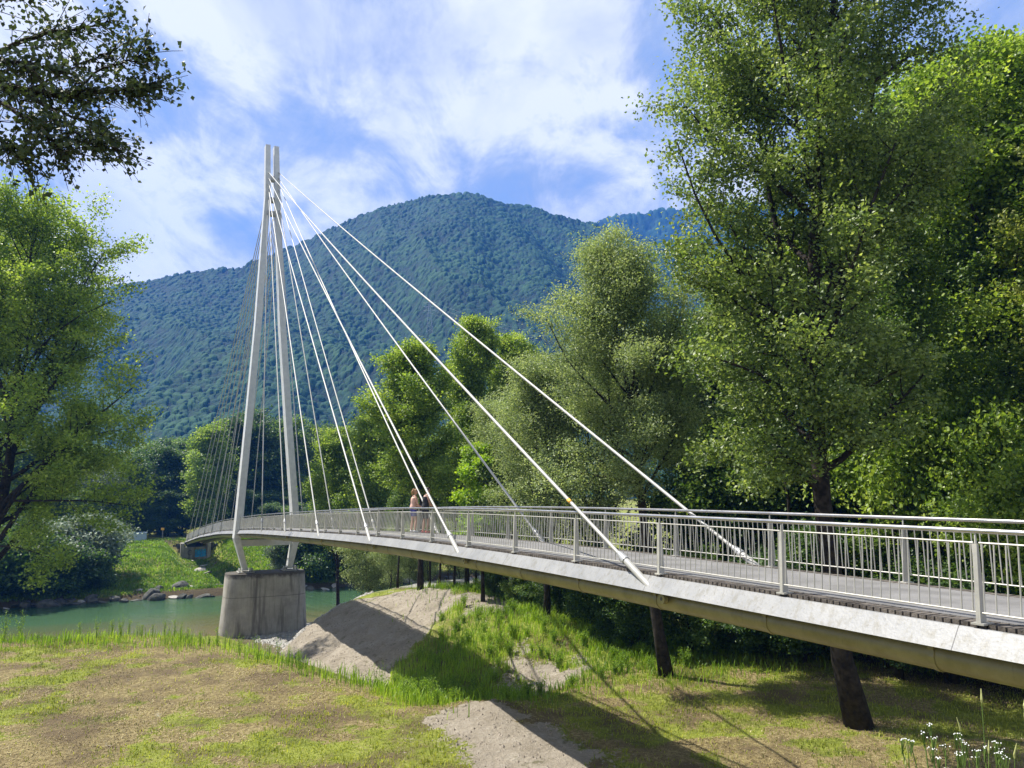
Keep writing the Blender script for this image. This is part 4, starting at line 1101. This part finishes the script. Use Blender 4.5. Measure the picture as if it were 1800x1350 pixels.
CLOD = noisy_mat('sand_clod', (.16, .135, .10), (.36, .31, .25), 8, .95)
def clods():
    rs = np.random.default_rng(88); n = 26000; A = rs.uniform(12, 48, n); B = rs.uniform(5, 18, n); x = A*DX+B*DZ; y = A*DZ-B*DX
    k = (sandm(A, B, x, y) > .35) & (vnoise(x, y, .9, 61, 3) > rs.uniform(.25, .75, n)); x, y = x[k], y[k]; n = len(x); z = H(x, y)
    s_ = .042*rs.uniform(.2, 1, n)**2+.010; b_ = np.array([(1, 0, 0), (0, 1, 0), (-1, 0, 0), (0, -1, 0), (0, 0, .9)])
    V = b_[None]*s_[:, None, None]*rs.uniform(.6, 1.4, (n, 5, 3)); V += np.stack([x, y, z], -1)[:, None]; i = np.arange(n)[:, None]*5
    F_ = np.concatenate([np.stack([i+a_, i+c_, i+4], -1) for a_, c_ in ((0, 1), (1, 2), (2, 3), (3, 0))], 1).reshape(-1, 3)
    me = np_mesh('sand_clods', V.reshape(-1, 3), F_); me.materials.append(CLOD); o = bpy.data.objects.new('sand_clods', me); COL.objects.link(o)
    tag(o, 'small clods and pebbles lying on the bare sandy mound and path', 'clods', kind='stuff')
clods()

# ------------------------------------------------------------------ metal box, small sign post, rails on the far bank
BOXM = noisy_mat('zinc_sheet', (.34, .44, .52), (.46, .56, .64), 2, .5, .2)
x, y = X_of(246, 113.5), 113.5; z = hz(x, y)
e = empty('metal_box', (x, y, z)); tag(e, 'pale blue metal cabinet on the grass top of the far bank', 'cabinet')
mb = MB(); mb.box((x, y, z+.65), 2.6, 1.4, 1.3, N3, D3); mb.build('body', BOXM, e)
mb = MB(); mb.box((x, y, z+1.335), 2.75, 1.6, .06, N3, D3); mb.build('lid', BOXM, e)
for s_, lb in ((-1, 'low wooden rail fence left of the metal cabinet'),):
    x2, y2 = X_of(213, 113), 113; z2 = hz(x2, y2)
    e = empty('rail_fence', (x2, y2, z2)); tag(e, lb, 'fence')
    for q in range(4):
        mb = MB(); p = np.array([x2, y2, z2])+N3*(q-1.5)*1.7; mb.box(p+np.array([0, 0, .4]), .12, .12, 1.0); mb.build('post', WOOD, e)
    mb = MB(); mb.tube([np.array([x2, y2, z2+.8])-N3*2.8, np.array([x2, y2, z2+.8])+N3*2.8], .06, 6); mb.build('rail', WOOD, e)
x, y = X_of(291, 116), 116; z = hz(x, y)
e = empty('marker_post', (x, y, z)); tag(e, 'small pale marker post on the grass before the dark trees', 'post')
mb = MB(); mb.tube([(x, y, z-.1), (x, y, z+1.3)], .05, 6); mb.build('post', PALE, e)
mb = MB(); mb.box((x, y-.06, z+1.35), .45, .06, .35); mb.build('plate', ORANGE, e)

# ------------------------------------------------------------------ power line on the mountain side
PYL = noisy_mat('pylon_steel', (.22, .25, .27), (.3, .33, .35), 3, .6)
def ptower(u, v0, v1, Y, label):
    p = atY(u, v0, Y); q = atY(u, v1, Y); h = q[2]-p[2]
    e = empty('power_pylon', tuple(p)); tag(e, label, 'pylon', 'power pylons on the mountain')
    mb = MB(); r = h*.09
    c = [np.array(p)+np.array([sx*r, sy*r, 0]) for sx, sy in ((-1, -1), (1, -1), (1, 1), (-1, 1))]
    T_ = np.array(q); tr = .07
    for a in c: mb.tube([a, T_+(a-np.array(p))*.15], tr, 4)
    for i in range(8):
        f0, f1 = i/8, (i+1)/8
        for j in range(4):
            a = c[j]; b = c[(j+1) % 4]
            L = lambda w_, f_: w_+(T_+(w_-np.array(p))*.15-w_)*f_
            mb.tube([L(a, f0), L(b, f1)], tr*.6, 3, cap=False)
    mb.build('lattice', PYL, e)
    arms = []
    mb = MB()
    for f_ in (.72, .84, .96):
        z_ = p[2]+h*f_; mb.tube([(p[0]-h*.2, p[1], z_), (p[0]+h*.2, p[1], z_)], tr, 4); arms += [np.array([p[0]-h*.2, p[1], z_]), np.array([p[0]+h*.2, p[1], z_])]
    mb.build('crossarm', PYL, e)
    return arms
A1 = ptower(755, 585, 530, 470, 'faint lattice power pylon high on the mountain between the stays')
A2 = ptower(1060, 640, 590, 400, 'faint lattice power pylon low on the mountain behind the willow')
mb = MB()
for Aa, Bb in ((A1, A2),):
    for p, q in zip(Aa, Bb): mb.tube([p+(q-p)*s+np.array([0, 0, -4*9*s*(1-s)*.6]) for s in np.linspace(0, 1, 14)], .03, 3, cap=False)
o = mb.build('power_line', PYL, None, origin=tuple(A1[0])); tag(o, 'thin power line wires crossing the mountain behind the stay cables', 'wires')

# ------------------------------------------------------------------ grasses
def blade_mesh(name, P, h, w_, mat, tone, rs, lean=.35):
    n = len(P); az = rs.uniform(0, 6.28, n); d = np.stack([np.cos(az), np.sin(az), np.zeros(n)], -1); s = np.stack([-np.sin(az), np.cos(az), np.zeros(n)], -1)
    h = h[:, None]; l = rs.uniform(.1, 1, n)[:, None]*lean
    b0 = P-s*w_[:, None]/2; b1 = P+s*w_[:, None]/2
    m0 = P+d*h*l*.35+np.array([0, 0, 1])*h*.6-s*w_[:, None]*.4; m1 = P+d*h*l*.35+np.array([0, 0, 1])*h*.6+s*w_[:, None]*.4
    tp = P+d*h*l+np.array([0, 0, 1])*h*(1-.25*l)
    V = np.stack([b0, b1, m1, m0, tp], 1).reshape(-1, 3); i = np.arange(n)*5
    me = np_mesh(name, V, [np.stack([i, i+1, i+2, i+3], -1), np.stack([i+3, i+2, i+4], -1)], False, {'tone': ('FACE', np.concatenate([tone, tone]))})
    me.materials.append(mat); return me
GRASSM = leaf_mat('grass_blade', (.11, .14, .018), (.25, .295, .032), (.44, .46, .09), .4, .5, .3)
HAYM = leaf_mat('cut_hay', (.08, .055, .025), (.27, .21, .09), (.52, .45, .24), .15, .6, .3)
WEEDM = leaf_mat('tall_weed', (.08, .16, .012), (.19, .33, .022), (.36, .48, .06), .45, .45, .35)
def field(name, n, arange, brange, keep, h, w_, mat, label, cat, seed, lean=.4, tmean=.5, tsd=.2, zo=0):
    rs = np.random.default_rng(seed); A = rs.uniform(*arange, n); B = rs.uniform(*brange, n)
    x = A*DX+B*DZ; y = A*DZ-B*DX
    k = keep(A, B, x, y, rs); A, B, x, y = A[k], B[k], x[k], y[k]
    z = H(x, y)+zo; n = len(x)
    patch = vnoise(x, y, .5, seed, 3)
    hh = h*rs.uniform(.35, 1.3, n)*np.clip(.35+1.6*(vnoise(x, y, 1.2, seed+3, 3)-.1), .3, 1.7)
    me = blade_mesh(name, np.stack([x, y, z], -1), hh, w_*rs.uniform(.6, 1.3, n), mat, np.clip(tmean+(patch-.5)*1.2+rs.normal(0, tsd, n), 0, 1), rs, lean)
    o = bpy.data.objects.new(name, me); COL.objects.link(o); tag(o, label, cat, kind='stuff'); return o
def inview(x, y, m=80):
    u = 900+x/np.maximum(y, .1)*FH; return (u > -m) & (u < 1800+m) & (y > 9)
def m_edge(A, B): return edge_a(B)
hayN = lambda x, y: vnoise(x, y, .28, 21, 5)+(vnoise(x, y, 1.3, 22, 4)-.5)*.5
def keep_lawn(A, B, x, y, rs):
    g = 1-sst(hayN(x, y), .38, .62); return inview(x, y) & (A < m_edge(A, B)+2) & (rs.uniform(size=len(A)) < .06+.9*g*(.3+vnoise(x, y, 1.6, 52, 3))) & (sandm(A, B, x, y) < .5)
def keep_hay(A, B, x, y, rs): return inview(x, y) & (A < m_edge(A, B)+1) & (rs.uniform(size=len(A)) < .85*sst(hayN(x, y), .38, .62)*(.15+1.3*sst(vnoise(x, y, .6, 51, 4), .35, .6))) & (sandm(A, B, x, y) < .6)
field('mown_grass', 300000, (10, 48), (-8, 30), keep_lawn, .095, .022, GRASSM, 'short yellow-green grass on the meadow', 'grass', 71, 1.2)
field('hay', 200000, (10, 42), (-8, 26), keep_hay, .035, .02, HAYM, 'dry cut hay strewn over the meadow', 'hay', 72, 3.0, .5, .25, .01)
def keep_line(A, B, x, y, rs):
    d = A-(m_edge(A, B)+.3); w_ = np.exp(-(d/1.6)**2)
    return inview(x, y) & (B < 8.8) & (rs.uniform(size=len(A)) < w_*(.35+.9*(vnoise(x, y, .5, 33, 2)-.2)))
field('tall_grass', 90000, (19, 44), (-22, 10), keep_line, .40, .026, WEEDM, 'tall bright weeds growing along the meadow edge', 'grass', 73, .5)
def keep_mound(A, B, x, y, rs):
    return inview(x, y) & (B > 6) & ((sandm(A, B, x, y) < .45) | (rs.uniform(size=len(A)) < .05)) & (A < 50) & (moundg(A, B) > rs.uniform(size=len(A)))
field('mound_grass', 110000, (20, 50), (6, 25), keep_mound, .34, .026, WEEDM, 'lush bright grass covering the mound under the bridge', 'grass', 74, .6)
def keep_bank(A, B, x, y, rs): return (A > 89.5) & (rs.uniform(size=len(A)) < .4+.6*vnoise(x, y, .4, 44, 3)) & inview(x, y)
field('bank_grass', 150000, (88, 126), (-22, 30), keep_bank, .30, .09, WEEDM, 'green grass and herbs on the slope across the river', 'grass', 75, .7, .12)
def keep_litter(A, B, x, y, rs): return inview(x, y) & (B > 15) & (rs.uniform(size=len(A)) < .6)
field('shade_grass', 40000, (2, 34), (15, 32), keep_litter, .09, .02, GRASSM, 'thin shaded grass under the trees', 'grass', 76, .9, .35)

# single weeds with seed spikes along the edge and flowering plants on the near slope
def weed_plant(seed, h, spikes, flower=None):
    rs = np.random.default_rng(seed); st_ = MB(); lf = []
    heads = MB()
    for i in range(spikes):
        a = rs.uniform(0, 6.28); l = rs.uniform(.03, .16)*h*(3 if spikes > 10 else 1); hh = h*rs.uniform(.7, 1.05)
        p = [np.array([0, 0, -.03]), np.array([math.cos(a)*l*.3, math.sin(a)*l*.3, hh*.5]), np.array([math.cos(a)*l, math.sin(a)*l, hh])]
        st_.tube(p, [.006, .005, .003], 4, cap=False)
        for q in rs.uniform(.1, .8 if flower else .95, 26 if not flower else 14):
            b = p[0]+(p[2]-p[0])*q; lf.append(b+rs.normal(0, .035, 3))
        tp = p[2]
        if flower == 'umbel':
            for r_ in range(6):
                c = tp+np.array([rs.normal(0, .013), rs.normal(0, .013), rs.uniform(0, .008)])
                st_.tube([tp-np.array([0, 0, .08]), c], .0022, 3, cap=False)
                n_ = 7; ang = np.arange(n_)*2*math.pi/n_; rr = rs.uniform(.0028, .0048)
                ring = [c+np.array([math.cos(g)*rr, math.sin(g)*rr, 0]) for g in ang]
                i0 = heads.n; heads.add(ring+[c+np.array([0, 0, .006])], None, [[j, (j+1) % n_, n_] for j in range(n_)])
        elif flower == 'spike':
            heads.tube([tp, tp+np.array([0, 0, .02]), tp+np.array([math.cos(a)*.015, math.sin(a)*.015, .08])], [.004, .0065, .002], 6)
    return st_, np.array(lf), heads
FLW = noisy_mat('white_petals', (.72, .73, .70), (.85, .85, .82), 30, .6); SPK = noisy_mat('seed_head', (.30, .32, .10), (.45, .46, .18), 40, .7)
STM = noisy_mat('green_stem', (.08, .14, .02), (.14, .22, .04), 10, .6)
def plant_proto(seed, h, spikes, flower):
    st_, lf, heads = weed_plant(seed, h, spikes, flower); rs = np.random.default_rng(seed)
    a = st_.mesh('stem', True); a.materials.append(STM)
    b = leaves_mesh('leaves', lf, .055 if flower else .075, rs, WEEDM, np.full(len(lf), .5), .2, .3)
    out = [('stem', a), ('leaves', b)]
    if flower:
        c = heads.mesh('flower_head' if flower == 'umbel' else 'seed_head'); c.materials.append(FLW if flower == 'umbel' else SPK)
        out.append(('flower_head' if flower == 'umbel' else 'seed_head', c))
    return out
def put(name, proto, x, y, label, cat, group, s=1, z=None):
    e = empty(name, (x, y, hz(x, y) if z is None else z)); e.scale = (s,)*3; e.rotation_euler = (0, 0, random.uniform(0, 6.28)); tag(e, label, cat, group)
    for nm, me_ in proto:
        o = bpy.data.objects.new(nm, me_); COL.objects.link(o); o.parent = e
umb = [plant_proto(201, 1.6, 5, 'umbel'), plant_proto(202, 1.6, 4, 'umbel')]; spk = [plant_proto(203, 1.8, 3, 'spike'), plant_proto(204, 1.8, 2, 'spike')]
tallw = [plant_proto(205, 1.1, 5, None), plant_proto(206, .9, 6, None)]
leafy = [plant_proto(207, .55, 16, None), plant_proto(208, .45, 20, None)]
i = 0
for (u, v, Y) in [(1625, 1315, 5.2), (1650, 1300, 5.4), (1672, 1318, 5.0), (1690, 1335, 4.8), (1722, 1310, 5.2), (1735, 1330, 4.9), (1765, 1325, 5.1), (1785, 1318, 5.3), (1700, 1325, 5.6), (1645, 1335, 4.7)]:
    p = atY(u, v+12, Y); z = hz(p[0], p[1]); s = max(.3, (p[2]-z)/1.55)
    put('yarrow_plant', umb[i % 2], p[0], p[1], 'white flowering weed with flat blossoms at the bottom right corner', 'plant', 'white flowers at the bottom right', s, z); i += 1
for (u, v, Y) in [(1748, 1205, 5.6), (1725, 1248, 5.4), (1710, 1275, 5.2), (1786, 1255, 5.5), (1760, 1270, 5.0), (1707, 1295, 4.9), (1790, 1290, 5.0), (1795, 1275, 4.6), (1700, 1330, 4.7), (1610, 1330, 5.0)]:
    p = atY(u, v, Y); z = hz(p[0], p[1]); s = max(.3, (p[2]-z)/1.8)
    put('foxtail_grass', spk[i % 2], p[0], p[1], 'thin grass stalks with pale bristly seed heads at the bottom right corner', 'plant', 'foxtail grasses at the bottom right', s, z); i += 1
rs = np.random.default_rng(9)
cnt = 0
for q in range(400):
    B = rs.uniform(-20, 8.5); A = float(edge_a(B))+rs.normal(.4, .8); x = A*DX+B*DZ; y = A*DZ-B*DX; u = 900+x/y*FH
    if u < 150 or u > 770 or cnt >= 46: continue
    put('tall_weed', tallw[cnt % 2], x, y, 'upright leafy weed in the strip between mown meadow and river', 'plant', 'tall weeds along the meadow edge', rs.uniform(.4, .95)); cnt += 1
cnt = 0
for q in range(900):
    A = rs.uniform(21, 40); B = rs.uniform(7, 19)
    if cnt >= 120 or moundg(np.array([A]), np.array([B]))[0] < .25 or sandm(np.array([A]), np.array([B]), np.array([A*DX+B*DZ]), np.array([A*DZ-B*DX]))[0] > .6: continue
    put('leafy_weed', leafy[cnt % 2], A*DX+B*DZ, A*DZ-B*DX, 'leafy green weed among the grass of the mound and hollow', 'plant', 'leafy weeds on the mound', rs.uniform(.6, 1.3)); cnt += 1
for q, (u, Y) in enumerate([(30, 33.5), (12, 34), (55, 34.5)]):
    x = X_of(u, Y); put('bright_shrub', tallw[q % 2], x, Y, ['bright little shrub at the left edge of the meadow', 'small shrub cut by the left picture edge', 'shrub sprig right of the bright one at the left'][q], 'plant', 'small shrubs at the left', 1.3)

# ------------------------------------------------------------------ people at the far railing
SKIN = noisy_mat('skin', (.50, .27, .18), (.58, .33, .23), 8, .55); SKIN2 = noisy_mat('tanned_skin', (.36, .19, .12), (.42, .23, .15), 8, .55)
HAIR = noisy_mat('ginger_blond_hair', (.32, .16, .07), (.48, .27, .12), 40, .6); HAIR2 = noisy_mat('dark_brown_hair', (.03, .02, .014), (.07, .045, .03), 40, .6)
CLO = {'peach': noisy_mat('peach_fabric', (.55, .34, .26), (.66, .42, .33), 12, .85), 'blue': noisy_mat('blue_fabric', (.05, .05, .22), (.08, .08, .30), 12, .85),
       'black': noisy_mat('black_fabric', (.010, .010, .012), (.022, .022, .026), 12, .8), 'white': noisy_mat('white_shoe', (.65, .65, .65), (.8, .8, .8), 20, .6), 'red': noisy_mat('red_shoe', (.4, .06, .05), (.5, .1, .08), 20, .6)}
def remesh(mb, name, mat, parent, vox=.012, smooth_it=3):
    o = mb.build(name, mat, parent, True)
    md = o.modifiers.new('remesh', 'REMESH'); md.mode = 'VOXEL'; md.voxel_size = vox; md.use_smooth_shade = True
    ms = o.modifiers.new('smooth', 'SMOOTH'); ms.iterations = smooth_it; ms.factor = .5
    return o
def person(k, off, hgt, label, top, bottom, skin, hair, shoe, tail, facing=1):
    p0 = BP(k, off, -.975); s = hgt/1.75
    fw = N3*facing; rt = D3*(-1)*facing; up_ = np.array([0, 0, 1.0])
    e = empty('person', tuple(p0)); tag(e, label, 'person')
    def P(r_, f_, z_): return p0+(rt*r_+fw*f_+up_*z_)*s
    def chain(mb, pts, rad, n=12):
        mb.tube([P(*q) for q in pts], [r_*s for r_ in rad], n)
    def ball(mb, c, r_, sq=(1, 1, 1)):
        bm = bmesh.new(); bmesh.ops.create_uvsphere(bm, u_segments=16, v_segments=10, radius=1)
        V = [P(*c)+(rt*v.co.x*sq[0]+fw*v.co.y*sq[1]+up_*v.co.z*sq[2])*r_*s for v in bm.verts]
        Q = [[v.index for v in f.verts] for f in bm.faces if len(f.verts) == 4]; T = [[v.index for v in f.verts] for f in bm.faces if len(f.verts) == 3]
        mb.add(V, Q, T); bm.free()
    b = MB()
    for sx in (-1, 1):
        fo = .05 if sx > 0 else -.03
        chain(b, [(sx*.09, .02, .95), (sx*.10, .03, .70), (sx*.105, .05+fo, .50), (sx*.11, .03+fo, .33), (sx*.11, .0+fo, .10), (sx*.11, .0+fo, .06)], [.088, .078, .052, .056, .036, .036])
        chain(b, [(sx*.11, -.05+fo, .05), (sx*.11, .03+fo, .045), (sx*.12, .12+fo, .03)], [.036, .040, .028])
        # arm reaching forward onto the handrail
        chain(b, [(sx*.165, .04, 1.42), (sx*.215, .07, 1.30), (sx*.245, .10, 1.16), (sx*.22, .20, 1.07), (sx*.17, .31, 1.03)], [.050, .046, .038, .034, .025])
        ball(b, (sx*.155, .36, 1.025), .042, (.9, 1.1, .45))
        for j, (dx_, ln) in enumerate([(-.027, .065), (-.009, .075), (.009, .070), (.026, .055)]):
            chain(b, [(sx*.155+dx_, .39, 1.03), (sx*.155+dx_, .39+ln*.6, 1.028), (sx*.155+dx_, .39+ln*.85, 1.0)], [.009, .0085, .0075], 6)
        chain(b, [(sx*.155-sx*.030, .35, 1.025), (sx*.155-sx*.055, .385, 1.02), (sx*.155-sx*.06, .41, 1.005)], [.011, .010, .008], 6)
    chain(b, [(0, .0, .90), (0, .01, 1.0), (0, .03, 1.12), (0, .05, 1.28), (0, .05, 1.40), (0, .06, 1.46)], [.135, .13, .115, .14, .13, .07], 16)
    chain(b, [(-.16, .045, 1.42), (0, .05, 1.44), (.16, .045, 1.42)], [.05, .065, .05])
    chain(b, [(0, .06, 1.44), (0, .085, 1.53), (0, .09, 1.58)], [.055, .050, .05])
    ball(b, (0, .105, 1.645), .088, (.86, 1.0, 1.22))
    chain(b, [(0, .18, 1.65), (0, .205, 1.625), (0, .19, 1.61)], [.010, .013, .010], 6)      # nose
    chain(b, [(0, .15, 1.575), (0, .175, 1.56)], [.03, .02], 8)                            # chin
    for sx in (-1, 1): ball(b, (sx*.078, .10, 1.64), .022, (.5, .8, 1.3))                  # ears
    remesh(b, 'body', skin, e, .011*s)
    fc = MB()
    for sx in (-1, 1): ball(fc, (sx*.032, .182, 1.66), .011, (1.2, .6, .7))
    chain(fc, [(-.025, .190, 1.588), (0, .195, 1.588), (.025, .190, 1.588)], [.004, .006, .004], 6)
    fc.build('face_features', CLO['black'], e, True)
    h = MB(); ball(h, (0, .085, 1.668), .090, (.88, .96, 1.18)); ball(h, (0, .04, 1.62), .062, (.95, .8, 1.2))
    if tail: chain(h, [(0, .0, 1.70), (0, -.05, 1.68), (0, -.06, 1.60), (0, -.04, 1.50), (0, -.03, 1.46)], [.03, .035, .03, .024, .010], 8); ball(h, (0, .0, 1.74), .04)
    bmod = remesh(h, 'hair', hair, e, .012*s, 2)
    tmb = MB()
    chain(tmb, [(0, -.005, .98), (0, .01, 1.06), (0, .025, 1.14), (0, .045, 1.28), (0, .05, 1.39), (0, .055, 1.44)], [.150, .142, .130, .152, .142, .078], 18)
    chain(tmb, [(-.145, .045, 1.415), (0, .05, 1.435), (.145, .045, 1.415)], [.056, .07, .056])
    remesh(tmb, 'top', CLO[top], e, .013*s, 3)
    bt = MB()
    chain(bt, [(0, .0, 1.02), (0, .0, .95), (0, .0, .88)], [.142, .150, .13], 18)
    for sx in (-1, 1): chain(bt, [(sx*.085, .01, .93), (sx*.10, .02, .80), (sx*.105, .03, .66 if top == 'peach' else .56)], [.10, .098, .088])
    remesh(bt, 'shorts', CLO[bottom], e, .013*s, 2)
    for sx in (-1, 1):
        fo = .05 if sx > 0 else -.03
        sh = MB(); chain(sh, [(sx*.11, -.06+fo, .045), (sx*.11, .03+fo, .05), (sx*.12, .13+fo, .035)], [.045, .048, .035]); ball(sh, (sx*.11, -.02+fo, .055), .052, (.9, 1, 1))
        remesh(sh, 'shoe', CLO[shoe], e, .012*s, 2)
def k_for(u, off):
    ks = np.linspace(9, 17, 400); uu = []
    for k in ks:
        p = BP(k, off, -.5); uu.append(900+F*p[0]/(p[1]*cp+p[2]*sp_))
    return float(np.interp(-u, -np.array(uu), ks))
person(k_for(726, W-.46), W-.46, 1.70, 'person in peach top and blue shorts with ginger ponytail leaning on the far railing', 'peach', 'blue', SKIN, HAIR, 'white', True)
person(k_for(747, W-.46), W-.46, 1.72, 'person in sleeveless black top and black shorts leaning on the far railing', 'black', 'black', SKIN2, HAIR2, 'red', False)
